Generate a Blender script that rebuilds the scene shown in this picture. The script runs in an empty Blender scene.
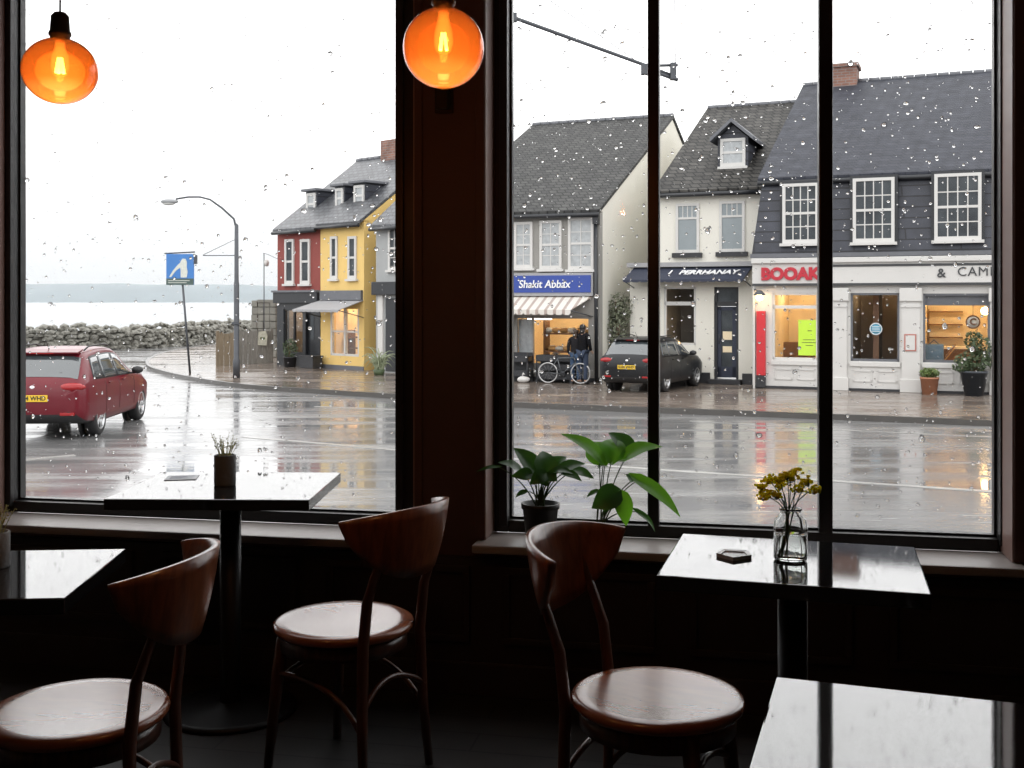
import bpy, bmesh, math, random
from mathutils import Vector, Matrix, noise as mnoise

C = bpy.context.scene.collection
PI = math.pi
rnd = random.Random(7)
FPX = 1100.0            # focal length in pixels of the 1024 px wide frame
HY = 300.0              # picture row of the horizon
CZ = 1.42               # eye height above the cafe floor
ROAD = -0.88
PAVE = -0.78


def sc_(v, k):
    return (v[0] * k, v[1] * k, v[2] * k)


def ground(px, py, z=ROAD):
    Y = (CZ - z) * FPX / (py - HY)
    return Vector(((px - 512) / FPX * Y, Y, z))


def at(px, py, Y):
    return Vector(((px - 512) / FPX * Y, Y, CZ - (py - HY) / FPX * Y))


class Frame:
    """A vertical plane with its own u / back / z axes."""
    def __init__(s, ox, oy, yaw_deg, zb):
        s.o, s.a, s.zb = Vector((ox, oy)), math.radians(yaw_deg), zb

    def inv(s, x, y):
        c, n = math.cos(s.a), math.sin(s.a)
        return (x * c + y * n, -x * n + y * c)

    def world(s, u, t):
        c, n = math.cos(s.a), math.sin(s.a)
        return Vector((s.o.x + u * c - t * n, s.o.y + u * n + t * c))

    def hit(s, px, py, t=0.0):
        cx, cy = s.inv(-s.o.x, -s.o.y)
        dx, dy = s.inv((px - 512) / FPX, 1.0)
        k = (t - cy) / dy
        return (cx + k * dx, CZ - (py - HY) / FPX * k - s.zb)

    def u(s, px, t=0.0):
        return s.hit(px, 300, t)[0]

    def z(s, px, py, t=0.0):
        return s.hit(px, py, t)[1]


# ------------------------------------------------------------------ materials
def nodes_of(m):
    m.use_nodes = True
    nt = m.node_tree
    return nt, nt.nodes, nt.links


def M(name, col, rough=0.5, metal=0.0, spec=0.5, var=None, bump=None, coat=0.0, trans=0.0, ior=1.5, coords='Object'):
    m = bpy.data.materials.new(name)
    nt, n, l = nodes_of(m)
    b = n['Principled BSDF']
    b.inputs['Base Color'].default_value = (*col, 1)
    b.inputs['Roughness'].default_value = rough
    b.inputs['Metallic'].default_value = metal
    b.inputs['Specular IOR Level'].default_value = spec
    b.inputs['Coat Weight'].default_value = coat
    b.inputs['Coat Roughness'].default_value = 0.12
    b.inputs['Transmission Weight'].default_value = trans
    b.inputs['IOR'].default_value = ior
    tc = n.new('ShaderNodeTexCoord')
    if var:
        scale, amt = var[0], var[1]
        t = n.new('ShaderNodeTexNoise'); t.inputs['Scale'].default_value = scale; t.inputs['Detail'].default_value = 5
        mp = n.new('ShaderNodeMapping')
        if len(var) > 2:
            mp.inputs['Scale'].default_value = var[2]
        l.new(tc.outputs[coords], mp.inputs['Vector']); l.new(mp.outputs[0], t.inputs['Vector'])
        mx = n.new('ShaderNodeMix'); mx.data_type = 'RGBA'
        mx.inputs[6].default_value = (*[max(0, c * (1 - amt)) for c in col], 1)
        mx.inputs[7].default_value = (*[min(1, c * (1 + amt)) for c in col], 1)
        l.new(t.outputs['Fac'], mx.inputs[0]); l.new(mx.outputs[2], b.inputs['Base Color'])
    if bump:
        t2 = n.new('ShaderNodeTexNoise'); t2.inputs['Scale'].default_value = bump[0]; t2.inputs['Detail'].default_value = 4
        l.new(tc.outputs[coords], t2.inputs['Vector'])
        bp = n.new('ShaderNodeBump'); bp.inputs['Strength'].default_value = bump[1]; bp.inputs['Distance'].default_value = bump[2] if len(bump) > 2 else 0.02
        l.new(t2.outputs['Fac'], bp.inputs['Height']); l.new(bp.outputs[0], b.inputs['Normal'])
    return m


def brick_mat(name, c1, c2, mortar, sx, sy, bw, rh, ms, rough=0.5, bump=0.4, spec=0.5):
    """Courses of tiles / bricks / slates laid over local x and z."""
    m = bpy.data.materials.new(name)
    nt, n, l = nodes_of(m)
    b = n['Principled BSDF']; b.inputs['Roughness'].default_value = rough; b.inputs['Specular IOR Level'].default_value = spec
    tc = n.new('ShaderNodeTexCoord'); sp = n.new('ShaderNodeSeparateXYZ'); l.new(tc.outputs['Object'], sp.inputs[0])
    ad = n.new('ShaderNodeMath'); ad.operation = 'MULTIPLY_ADD'; ad.inputs[1].default_value = 0.6
    l.new(sp.outputs['Y'], ad.inputs[0]); l.new(sp.outputs['X'], ad.inputs[2])
    cb = n.new('ShaderNodeCombineXYZ'); l.new(ad.outputs[0], cb.inputs['X']); l.new(sp.outputs['Z'], cb.inputs['Y'])
    mp = n.new('ShaderNodeMapping'); mp.inputs['Scale'].default_value = (sx, sy, 1); l.new(cb.outputs[0], mp.inputs['Vector'])
    t = n.new('ShaderNodeTexBrick'); l.new(mp.outputs[0], t.inputs['Vector'])
    t.inputs['Color1'].default_value = (*c1, 1); t.inputs['Color2'].default_value = (*c2, 1); t.inputs['Mortar'].default_value = (*mortar, 1)
    t.inputs['Scale'].default_value = 1.0; t.inputs['Brick Width'].default_value = bw; t.inputs['Row Height'].default_value = rh; t.inputs['Mortar Size'].default_value = ms
    nz = n.new('ShaderNodeTexNoise'); nz.inputs['Scale'].default_value = 3.0; nz.inputs['Detail'].default_value = 6; l.new(tc.outputs['Object'], nz.inputs['Vector'])
    mx = n.new('ShaderNodeMix'); mx.data_type = 'RGBA'; mx.blend_type = 'MULTIPLY'; mx.inputs[0].default_value = 0.7
    rp = n.new('ShaderNodeMapRange'); rp.inputs['From Min'].default_value = 0.3; rp.inputs['From Max'].default_value = 0.7; rp.inputs['To Min'].default_value = 0.6; rp.inputs['To Max'].default_value = 1.25
    l.new(nz.outputs['Fac'], rp.inputs[0]); l.new(t.outputs['Color'], mx.inputs[6]); l.new(rp.outputs[0], mx.inputs[7])
    l.new(mx.outputs[2], b.inputs['Base Color'])
    bp = n.new('ShaderNodeBump'); bp.inputs['Strength'].default_value = bump; bp.inputs['Distance'].default_value = 0.03; bp.invert = True
    l.new(t.outputs['Fac'], bp.inputs['Height']); l.new(bp.outputs[0], b.inputs['Normal'])
    return m


def wood_mat(name, c1, c2, rough, coat, stretch=(1, 14, 14), spec=0.5):
    m = bpy.data.materials.new(name)
    nt, n, l = nodes_of(m)
    b = n['Principled BSDF']; b.inputs['Roughness'].default_value = rough; b.inputs['Coat Weight'].default_value = coat
    b.inputs['Coat Roughness'].default_value = 0.18; b.inputs['Specular IOR Level'].default_value = spec
    tc = n.new('ShaderNodeTexCoord'); mp = n.new('ShaderNodeMapping'); mp.inputs['Scale'].default_value = stretch
    l.new(tc.outputs['Object'], mp.inputs['Vector'])
    t = n.new('ShaderNodeTexNoise'); t.inputs['Scale'].default_value = 5; t.inputs['Detail'].default_value = 8; t.inputs['Distortion'].default_value = 0.6
    l.new(mp.outputs[0], t.inputs['Vector'])
    r = n.new('ShaderNodeValToRGB'); r.color_ramp.elements[0].position = 0.35; r.color_ramp.elements[0].color = (*c1, 1)
    r.color_ramp.elements[1].position = 0.68; r.color_ramp.elements[1].color = (*c2, 1)
    l.new(t.outputs['Fac'], r.inputs[0]); l.new(r.outputs[0], b.inputs['Base Color'])
    return m


def emit_mat(name, col, strength):
    m = bpy.data.materials.new(name)
    nt, n, l = nodes_of(m)
    b = n['Principled BSDF']
    b.inputs['Base Color'].default_value = (*col, 1)
    b.inputs['Emission Color'].default_value = (*col, 1); b.inputs['Emission Strength'].default_value = strength
    return m


def pane_mat(name, tint=(1, 1, 1), k=0.6, ior=1.45, haze=0.0):
    """Clear flat glass: mostly see-through with a Fresnel reflection."""
    m = bpy.data.materials.new(name)
    nt, n, l = nodes_of(m)
    n.remove(n['Principled BSDF'])
    out = n['Material Output']
    tr = n.new('ShaderNodeBsdfTransparent'); tr.inputs[0].default_value = (*tint, 1)
    gl = n.new('ShaderNodeBsdfGlossy'); gl.inputs['Roughness'].default_value = 0.0
    fr = n.new('ShaderNodeFresnel'); fr.inputs['IOR'].default_value = ior
    mu = n.new('ShaderNodeMath'); mu.operation = 'MULTIPLY'; mu.inputs[1].default_value = k; l.new(fr.outputs[0], mu.inputs[0])
    mx = n.new('ShaderNodeMixShader'); l.new(mu.outputs[0], mx.inputs[0]); l.new(tr.outputs[0], mx.inputs[1]); l.new(gl.outputs[0], mx.inputs[2])
    l.new(mx.outputs[0], out.inputs['Surface'])
    return m


def leaf_mat(name, col, rough=0.4, var=(14, 0.35), through=0.45):
    """Thin plant tissue: glossy skin that also lets light through."""
    m = M(name, col, rough, var=var)
    nt, n, l = nodes_of(m)
    b = n['Principled BSDF']
    t = n.new('ShaderNodeBsdfTranslucent')
    t.inputs[0].default_value = (min(1, col[0] * 2.2), min(1, col[1] * 1.9), col[2] * 1.1, 1)
    mx = n.new('ShaderNodeMixShader'); mx.inputs[0].default_value = through
    l.new(b.outputs[0], mx.inputs[1]); l.new(t.outputs[0], mx.inputs[2]); l.new(mx.outputs[0], n['Material Output'].inputs['Surface'])
    return m


def glass_mat(name, col=(1, 1, 1), ior=1.45, rough=0.0):
    m = bpy.data.materials.new(name)
    nt, n, l = nodes_of(m)
    n.remove(n['Principled BSDF'])
    g = n.new('ShaderNodeBsdfGlass'); g.inputs['Color'].default_value = (*col, 1); g.inputs['IOR'].default_value = ior; g.inputs['Roughness'].default_value = rough
    l.new(g.outputs[0], n['Material Output'].inputs['Surface'])
    return m


# ------------------------------------------------------------------ mesh builder
class MB:
    def __init__(s):
        s.v, s.f, s.mi, s.sm = [], [], [], []

    def add(s, vs, fs, mi=0, smooth=False, mat=None):
        b = len(s.v)
        for p in vs:
            p = Vector(p)
            s.v.append(mat @ p if mat is not None else p)
        for f in fs:
            s.f.append([b + i for i in f]); s.mi.append(mi); s.sm.append(smooth)
        return s

    def box(s, x0, x1, y0, y1, z0, z1, mi=0, mat=None, bev=0.0):
        if bev > 0:
            bm = bmesh.new()
            bmesh.ops.create_cube(bm, size=1)
            for v in bm.verts:
                v.co = Vector(((x0 + x1) / 2 + v.co.x * (x1 - x0), (y0 + y1) / 2 + v.co.y * (y1 - y0), (z0 + z1) / 2 + v.co.z * (z1 - z0)))
            bmesh.ops.bevel(bm, geom=bm.edges[:], offset=bev, segments=2, affect='EDGES', profile=0.6)
            return s.bm(bm, mi, False, mat)
        vs = [(x, y, z) for z in (z0, z1) for y in (y0, y1) for x in (x0, x1)]
        return s.add(vs, [(0, 2, 3, 1), (4, 5, 7, 6), (0, 1, 5, 4), (2, 6, 7, 3), (0, 4, 6, 2), (1, 3, 7, 5)], mi, False, mat)

    def bm(s, bm, mi=0, smooth=False, mat=None):
        bm.verts.index_update()
        s.add([v.co.copy() for v in bm.verts], [[v.index for v in f.verts] for f in bm.faces], mi, smooth, mat)
        bm.free()
        return s

    def prism(s, poly, axis, a, b, mi=0, mat=None):
        """poly: 2-D outline; axis 'x': (y,z) outline pushed along x, 'y': (x,z), 'z': (x,y)."""
        def P(p, w):
            return {'x': (w, p[0], p[1]), 'y': (p[0], w, p[1]), 'z': (p[0], p[1], w)}[axis]
        k = len(poly)
        vs = [P(p, a) for p in poly] + [P(p, b) for p in poly]
        fs = [list(range(k))[::-1], list(range(k, 2 * k))] + [(i, (i + 1) % k, k + (i + 1) % k, k + i) for i in range(k)]
        return s.add(vs, fs, mi, False, mat)

    def tube(s, pts, r, seg=8, mi=0, caps=True, mat=None, flat=None):
        pts = [Vector(p) for p in pts]
        n = len(pts)
        rs = r if isinstance(r, (list, tuple)) else [r] * n
        vs, fs = [], []
        prev = None
        for i, p in enumerate(pts):
            t = (pts[min(i + 1, n - 1)] - pts[max(i - 1, 0)]).normalized()
            if prev is None:
                a = Vector((0, 0, 1)) if abs(t.z) < 0.9 else Vector((1, 0, 0))
                if flat is not None:
                    a = Vector(flat)
                x = t.cross(a).normalized()
            else:
                x = (prev - t * prev.dot(t)).normalized()
            prev = x
            y = t.cross(x)
            for k in range(seg):
                an = 2 * PI * k / seg
                rr = rs[i]
                rx, ry = rr if isinstance(rr, (list, tuple)) else (rr, rr)
                vs.append(p + x * math.cos(an) * rx + y * math.sin(an) * ry)
        for i in range(n - 1):
            for k in range(seg):
                k2 = (k + 1) % seg
                fs.append((i * seg + k, i * seg + k2, (i + 1) * seg + k2, (i + 1) * seg + k))
        s.add(vs, fs, mi, True, mat)
        if caps:
            b = len(s.v) - len(vs)
            s.f.append([b + k for k in range(seg)][::-1]); s.mi.append(mi); s.sm.append(False)
            s.f.append([b + (n - 1) * seg + k for k in range(seg)]); s.mi.append(mi); s.sm.append(False)
        return s

    def lathe(s, prof, seg=32, mi=0, mat=None, closed=False, smooth=True):
        """prof: list of (r, z)."""
        vs, fs = [], []
        idx = []
        for (r, z) in prof:
            if r < 1e-6:
                idx.append([len(vs)]); vs.append((0, 0, z))
            else:
                idx.append(list(range(len(vs), len(vs) + seg)))
                vs += [(r * math.cos(2 * PI * k / seg), r * math.sin(2 * PI * k / seg), z) for k in range(seg)]
        pairs = list(zip(idx[:-1], idx[1:])) + ([(idx[-1], idx[0])] if closed else [])
        for a, b in pairs:
            for k in range(seg):
                k2 = (k + 1) % seg
                if len(a) == 1 and len(b) == 1:
                    continue
                if len(a) == 1:
                    fs.append((a[0], b[k2], b[k]))
                elif len(b) == 1:
                    fs.append((a[k], a[k2], b[0]))
                else:
                    fs.append((a[k], a[k2], b[k2], b[k]))
        return s.add(vs, fs, mi, smooth, mat)

    def blob(s, c, r, sub=1, jit=0.0, mi=0, rg=None, mat=None, smooth=True):
        bm = bmesh.new()
        bmesh.ops.create_icosphere(bm, subdivisions=sub, radius=1)
        rr = r if isinstance(r, (tuple, list)) else (r, r, r)
        for v in bm.verts:
            k = 1 + (rg or rnd).uniform(-jit, jit)
            v.co = Vector((c[0] + v.co.x * rr[0] * k, c[1] + v.co.y * rr[1] * k, c[2] + v.co.z * rr[2] * k))
        return s.bm(bm, mi, smooth, mat)

    def mesh(s, name, mats):
        me = bpy.data.meshes.new(name)
        me.from_pydata([tuple(v) for v in s.v], [], s.f)
        for m in (mats if isinstance(mats, (list, tuple)) else [mats]):
            me.materials.append(m)
        me.polygons.foreach_set('material_index', s.mi)
        me.polygons.foreach_set('use_smooth', s.sm)
        me.update()
        bm = bmesh.new(); bm.from_mesh(me)
        bmesh.ops.recalc_face_normals(bm, faces=bm.faces)
        bm.to_mesh(me); bm.free()
        return me

    def build(s, name, mats, parent=None, label=None):
        o = bpy.data.objects.new(name, s.mesh(name, mats))
        C.objects.link(o)
        if parent is not None:
            o.parent = parent
        if label:
            o['label'] = label
        return o


def tag(o, label=None, cat=None, group=None, kind=None):
    for k, v in (('label', label), ('category', cat), ('group', group), ('kind', kind)):
        if v:
            o[k] = v
    return o


def thing(name, label, cat, loc=(0, 0, 0), rz=0.0, group=None, kind=None):
    o = bpy.data.objects.new(name, None)
    o.empty_display_size = 0.1
    C.objects.link(o)
    o.location = loc
    o.rotation_euler = (0, 0, rz)
    return tag(o, label, cat, group, kind)


def copy_tree(o, parent=None, **over):
    c = o.copy(); C.objects.link(c)
    if parent is not None:
        c.parent = parent
    for ch in list(o.children):
        copy_tree(ch, c)
    return c


def text_mesh(txt, size, shear=0.0, depth=0.004, bold=0.0, spacing=1.0):
    """Lettering in the local x-z plane (facing -y), centred: (verts, faces)."""
    cu = bpy.data.curves.new('lettering', 'FONT')
    cu.body = txt; cu.size = size; cu.shear = shear; cu.extrude = depth; cu.offset = bold
    cu.align_x = 'CENTER'; cu.align_y = 'CENTER'; cu.space_character = spacing; cu.resolution_u = 4
    o = bpy.data.objects.new('lettering', cu); C.objects.link(o)
    dg = bpy.context.evaluated_depsgraph_get(); dg.update()
    me = bpy.data.meshes.new_from_object(o.evaluated_get(dg))
    vs = [(v.co.x, -v.co.z, v.co.y) for v in me.vertices]
    fs = [list(p.vertices) for p in me.polygons]
    bpy.data.objects.remove(o); bpy.data.curves.remove(cu); bpy.data.meshes.remove(me)
    return vs, fs


def skin_mesh(pts, edges, radii, sub=1, root=0):
    bm = bmesh.new()
    lay = bm.verts.layers.skin.verify()
    vs = [bm.verts.new(p) for p in pts]
    for v, r in zip(vs, radii):
        v[lay].radius = (r, r) if not isinstance(r, tuple) else r
    vs[root][lay].use_root = True
    for a, b in edges:
        bm.edges.new((vs[a], vs[b]))
    me = bpy.data.meshes.new('tmp'); bm.to_mesh(me); bm.free()
    o = bpy.data.objects.new('tmp', me); C.objects.link(o)
    md = o.modifiers.new('s', 'SKIN'); md.use_smooth_shade = True
    if sub:
        ms = o.modifiers.new('u', 'SUBSURF'); ms.levels = sub; ms.render_levels = sub
    dg = bpy.context.evaluated_depsgraph_get(); dg.update()
    out = bpy.data.meshes.new_from_object(o.evaluated_get(dg))
    bpy.data.objects.remove(o); bpy.data.meshes.remove(me)
    for p in out.polygons:
        p.use_smooth = True
    return out


def link_mesh(name, me, mat, parent, label=None):
    me.name = name
    me.materials.clear(); me.materials.append(mat)
    o = bpy.data.objects.new(name, me); C.objects.link(o); o.parent = parent
    if label:
        o['label'] = label
    return o


def arc(p0, p1, p2, n=8):
    p0, p1, p2 = Vector(p0), Vector(p1), Vector(p2)
    return [p0 * (1 - t) ** 2 + p1 * 2 * t * (1 - t) + p2 * t * t for t in [i / n for i in range(n + 1)]]


def leaf(mb, base, tip, width, nrm, curl=0.15, fold=0.25, heart=0.25, mi=0, nu=8):
    """One curved leaf blade from BASE to TIP facing NRM."""
    base, tip, nrm = Vector(base), Vector(tip), Vector(nrm)
    ax = tip - base; L = ax.length; ax.normalize()
    side = ax.cross(nrm).normalized(); up = side.cross(ax).normalized()
    vs, fs = [], []
    for i in range(nu + 1):
        t = i / nu
        w = width * 0.5 * (math.sin(PI * min(1, t ** 0.62)) ** 0.85 if 0 < t < 1 else 0.02)
        for j in (-2, -1, 0, 1, 2):
            sj = j / 2
            back = -heart * L * (abs(sj) ** 1.2) * max(0, 0.35 - t) * 2
            p = base + ax * (t * L + back) + side * (w * sj) + up * (curl * L * (math.sin(PI * t) * 0.8 - t * t * 0.6) + fold * w * abs(sj))
            vs.append(p)
    for i in range(nu):
        for j in range(4):
            a = i * 5 + j
            fs.append((a, a + 1, a + 6, a + 5))
    mb.add(vs, fs, mi, True)

# ------------------------------------------------------------------ palette
m_frame = M('painted_frame_black', (0.012, 0.011, 0.011), 0.35, var=(6, 0.3))
m_roomwall = M('warm_room_wall_paint', (0.34, 0.29, 0.24), 0.7, var=(2, 0.1))
m_wallin = M('dark_brown_wall_paint', (0.085, 0.046, 0.038), 0.55, var=(2.5, 0.25), bump=(40, 0.08))
m_reveal_lit = M('lit_reveal_paint', (0.26, 0.165, 0.14), 0.4, var=(4, 0.2))  # lighter than the wall: window light on the reveals put into the colour
m_sill = M('sill_paint', (0.30, 0.27, 0.255), 0.4, var=(8, 0.2))
m_lowwall = M('lower_wall_paint', (0.030, 0.021, 0.018), 0.5, var=(2, 0.25))
m_ceil = M('ceiling_paint', (0.48, 0.45, 0.41), 0.8, var=(1, 0.15))
m_table = M('black_stone_table_top', (0.012, 0.012, 0.013), 0.04, ior=2.35, var=(30, 0.4), bump=(220, 0.015, 0.001))
m_iron = M('black_iron', (0.015, 0.015, 0.016), 0.45, 0.6, var=(10, 0.3))
m_seat = wood_mat('seat_wood', (0.225, 0.064, 0.025), (0.27, 0.080, 0.030), 0.27, 0.5, (2, 9, 9))
m_back = wood_mat('backrest_wood', (0.15, 0.045, 0.018), (0.26, 0.085, 0.033), 0.3, 0.45, (10, 10, 1.5))
m_leg = wood_mat('leg_wood', (0.06, 0.020, 0.010), (0.11, 0.038, 0.018), 0.35, 0.3, (14, 14, 1.2))
m_pane = pane_mat('window_pane_glass', (0.995, 0.995, 0.995), 0.15)
m_drop = glass_mat('rain_water', (1, 1, 1), 1.33)
m_pot_black = M('black_plastic_pot', (0.014, 0.014, 0.015), 0.45, var=(20, 0.3))
m_pot_terra = M('terracotta', (0.42, 0.19, 0.11), 0.7, var=(8, 0.2))
m_soil = M('potting_soil', (0.03, 0.02, 0.014), 0.95, bump=(60, 0.6))
m_leafd = leaf_mat('dark_leaf', (0.030, 0.10, 0.022), 0.38, (14, 0.35), .3)
m_leafb = leaf_mat('bright_leaf', (0.085, 0.26, 0.022), 0.36, (10, 0.35), .5)
m_stem = M('green_stem', (0.05, 0.10, 0.03), 0.5, var=(20, 0.3))
m_concrete = M('grey_concrete', (0.185, 0.20, 0.205), 0.75, var=(12, 0.3), bump=(50, 0.3))
m_twig = leaf_mat('pale_twig', (0.40, 0.42, 0.28), 0.7, (20, 0.3), .4)
m_jar = glass_mat('jar_glass', (0.995, 1, 0.998), 1.46)
m_water = glass_mat('jar_water', (0.99, 1, 0.99), 1.33)
m_yellow = leaf_mat('yellow_blossom', (1.0, 0.60, 0.03), 0.6, (30, 0.1), .7)
m_brass = M('dark_socket_metal', (0.02, 0.018, 0.016), 0.4, 0.5, var=(20, 0.3))
m_bulb = emit_mat('glowing_filament', (1.0, 0.55, 0.16), 55)
m_paper = M('grey_coaster_paper', (0.45, 0.47, 0.50), 0.5, var=(30, 0.2))


def amber():
    m = bpy.data.materials.new('amber_glass')
    nt, n, l = nodes_of(m); n.remove(n['Principled BSDF'])
    tr = n.new('ShaderNodeBsdfTransparent')
    lw = n.new('ShaderNodeLayerWeight'); lw.inputs['Blend'].default_value = 0.35
    rp = n.new('ShaderNodeValToRGB')
    rp.color_ramp.elements[0].color = (0.92, 0.56, 0.30, 1); rp.color_ramp.elements[1].color = (0.50, 0.20, 0.06, 1)
    l.new(lw.outputs['Facing'], rp.inputs[0])
    # the amber stain fades out towards the bottom of the globe
    tc = n.new('ShaderNodeTexCoord'); sp = n.new('ShaderNodeSeparateXYZ'); l.new(tc.outputs['Generated'], sp.inputs[0])
    mr = n.new('ShaderNodeMapRange'); mr.inputs['From Min'].default_value = .20; mr.inputs['From Max'].default_value = .34; mr.inputs['To Min'].default_value = .35; l.new(sp.outputs['Z'], mr.inputs[0])
    am = n.new('ShaderNodeMix'); am.data_type = 'RGBA'; am.inputs[6].default_value = (.97, .90, .82, 1); l.new(mr.outputs[0], am.inputs[0]); l.new(rp.outputs[0], am.inputs[7])
    l.new(am.outputs[2], tr.inputs[0])
    tl = n.new('ShaderNodeBsdfTranslucent'); tl.inputs[0].default_value = (0.95, 0.38, 0.10, 1)
    df = n.new('ShaderNodeBsdfDiffuse'); df.inputs[0].default_value = (0.8, 0.30, 0.08, 1)
    a1 = n.new('ShaderNodeMixShader'); a1.inputs[0].default_value = 0.4; l.new(tl.outputs[0], a1.inputs[1]); l.new(df.outputs[0], a1.inputs[2])
    mx = n.new('ShaderNodeMixShader'); mx.inputs[0].default_value = 0.07; l.new(tr.outputs[0], mx.inputs[1]); l.new(a1.outputs[0], mx.inputs[2])
    gl = n.new('ShaderNodeBsdfGlossy'); gl.inputs['Roughness'].default_value = 0.03
    fr = n.new('ShaderNodeFresnel'); fr.inputs['IOR'].default_value = 1.5
    mx2 = n.new('ShaderNodeMixShader'); l.new(fr.outputs[0], mx2.inputs[0]); l.new(mx.outputs[0], mx2.inputs[1]); l.new(gl.outputs[0], mx2.inputs[2])
    l.new(mx2.outputs[0], n['Material Output'].inputs['Surface'])
    return m


m_amber = amber()


def glow_glass():
    m = bpy.data.materials.new('glowing_bulb_glass')
    nt, n, l = nodes_of(m); n.remove(n['Principled BSDF'])
    tr = n.new('ShaderNodeBsdfTransparent'); em = n.new('ShaderNodeEmission'); em.inputs[0].default_value = (1, .58, .20, 1); em.inputs[1].default_value = 3.2
    lw = n.new('ShaderNodeLayerWeight'); lw.inputs['Blend'].default_value = .5
    rp = n.new('ShaderNodeMapRange'); rp.inputs['To Min'].default_value = .5; rp.inputs['To Max'].default_value = .0; rp.inputs['From Max'].default_value = .8; l.new(lw.outputs['Facing'], rp.inputs[0])
    mx = n.new('ShaderNodeMixShader'); l.new(rp.outputs[0], mx.inputs[0]); l.new(tr.outputs[0], mx.inputs[1]); l.new(em.outputs[0], mx.inputs[2])
    l.new(mx.outputs[0], n['Material Output'].inputs['Surface'])
    return m


m_bulbglass = glow_glass()


def plank_floor():
    m = bpy.data.materials.new('dark_plank_floor')
    nt, n, l = nodes_of(m); b = n['Principled BSDF']; b.inputs['Roughness'].default_value = 0.42
    tc = n.new('ShaderNodeTexCoord')
    t = n.new('ShaderNodeTexBrick'); l.new(tc.outputs['Object'], t.inputs['Vector'])
    t.inputs['Color1'].default_value = (0.030, 0.029, 0.030, 1); t.inputs['Color2'].default_value = (0.044, 0.042, 0.042, 1); t.inputs['Mortar'].default_value = (0.006, 0.006, 0.006, 1)
    t.inputs['Scale'].default_value = 1; t.inputs['Brick Width'].default_value = 1.6; t.inputs['Row Height'].default_value = 0.14; t.inputs['Mortar Size'].default_value = 0.004
    nz = n.new('ShaderNodeTexNoise'); nz.inputs['Scale'].default_value = 8; nz.inputs['Detail'].default_value = 6; l.new(tc.outputs['Object'], nz.inputs['Vector'])
    mx = n.new('ShaderNodeMix'); mx.data_type = 'RGBA'; mx.blend_type = 'MULTIPLY'; mx.inputs[0].default_value = 0.5
    l.new(t.outputs['Color'], mx.inputs[6]); l.new(nz.outputs['Fac'], mx.inputs[7]); l.new(mx.outputs[2], b.inputs['Base Color'])
    return m


# ================================================================== THE CAFE ROOM
W = Frame(0, 4.15, -11, 0)
WYAW = W.a


def wloc(u, v, z=0):
    p = W.world(u, v)
    return (p.x, p.y, z)


def struct(name, mb, mat, parent=None, label=None):
    o = mb.build(name, mat, parent)
    if parent is None:
        o.location = wloc(0, 0); o.rotation_euler = (0, 0, WYAW)
        o['kind'] = 'structure'
    if label:
        o['label'] = label
    return o


UL, UR, VB, VI, VO, ZC = -2.75, 3.3, -6.6, -0.20, 0.014, 2.95
ZG, ZT = 0.60, 2.76                                    # glass bottom and opening top
gl0, gl1 = W.u(22), W.u(395, -.075)                           # left glass
gr0, gr1 = W.u(511), W.u(995)                          # right glass
FW = 0.075
oL0, oL1 = W.u(7, -.055), W.u(415, VI)
oR0, oR1 = W.u(493.5, -.055), W.u(1002, -.055)
ZS = 0.555

mb = MB().box(UL - .2, UR + .2, VB - .2, VO, -.12, 0)
struct('floor', mb, plank_floor())
mb = MB().box(UL - .2, UR + .2, VB - .2, VO, ZC, ZC + .12)
struct('ceiling', mb, m_ceil)
mb = MB()
mb.box(UL, UR, VI, VO, 0, ZS - .03)
mb.box(UL, UR, VI, VO, ZT, ZC)
mb.box(UL, oL0, VI, VO, ZS - .03, ZT)
mb.box(oL1, oR0, VI, VO, ZS - .03, ZT)
mb.box(oR1, UR, VI, VO, ZS - .03, ZT)
struct('wall_front', mb, m_wallin)
struct('wall_left', MB().box(UL - .15, UL, VB, VO, 0, ZC), m_roomwall)
struct('wall_right', MB().box(UR, UR + .15, VB, VO, 0, ZC), m_roomwall)
struct('wall_back', MB().box(UL, UR, VB - .15, VB, 0, ZC), m_roomwall)

# dark wainscot with raised panels under the sills, and a baseboard
mb = MB().box(UL + .002, UR - .002, VI - .018, VI, .12, ZS - .06)
for k in range(9):
    a = UL + .12 + k * .66
    b = a + .54
    for (x0, x1, z0, z1) in ((a, b, .44, .465), (a, b, .19, .215), (a, a + .025, .215, .44), (b - .025, b, .215, .44)):
        mb.box(x0, x1, VI - .034, VI - .018, z0, z1, bev=.004)
struct('trim_1', mb, m_lowwall)
struct('baseboard_front', MB().box(UL + .002, UR - .002, VI - .03, VI, 0, .12, bev=.006), m_lowwall)
# casing boards round the pillar between the windows and right of the right window
mb = MB()
for (a, b, d) in ((oL1 + .0, oL1 + .03, .012), (oR0 - .035, oR0 + .0, .016), (oR1 + .0, oR1 + .035, .016), (oL0 - .04, oL0 + .0, .016)):
    mb.box(a, b, VI - d, VI, ZS + .002, ZC - .002, bev=.005)
struct('trim_2', mb, m_wallin)
# window reveal linings, coloured lighter to carry the daylight on them
mb = MB()
for (a, b) in ((oR0 - .012, oR0 + .004), (oR1 - .004, oR1 + .012), (oL0 - .012, oL0 + .004), (oL1 - .004, oL1 + .008)):
    mb.box(a, b, VI - .010, -.05, ZS + .002, ZT - .01)
struct('trim_3', mb, m_reveal_lit)


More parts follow.
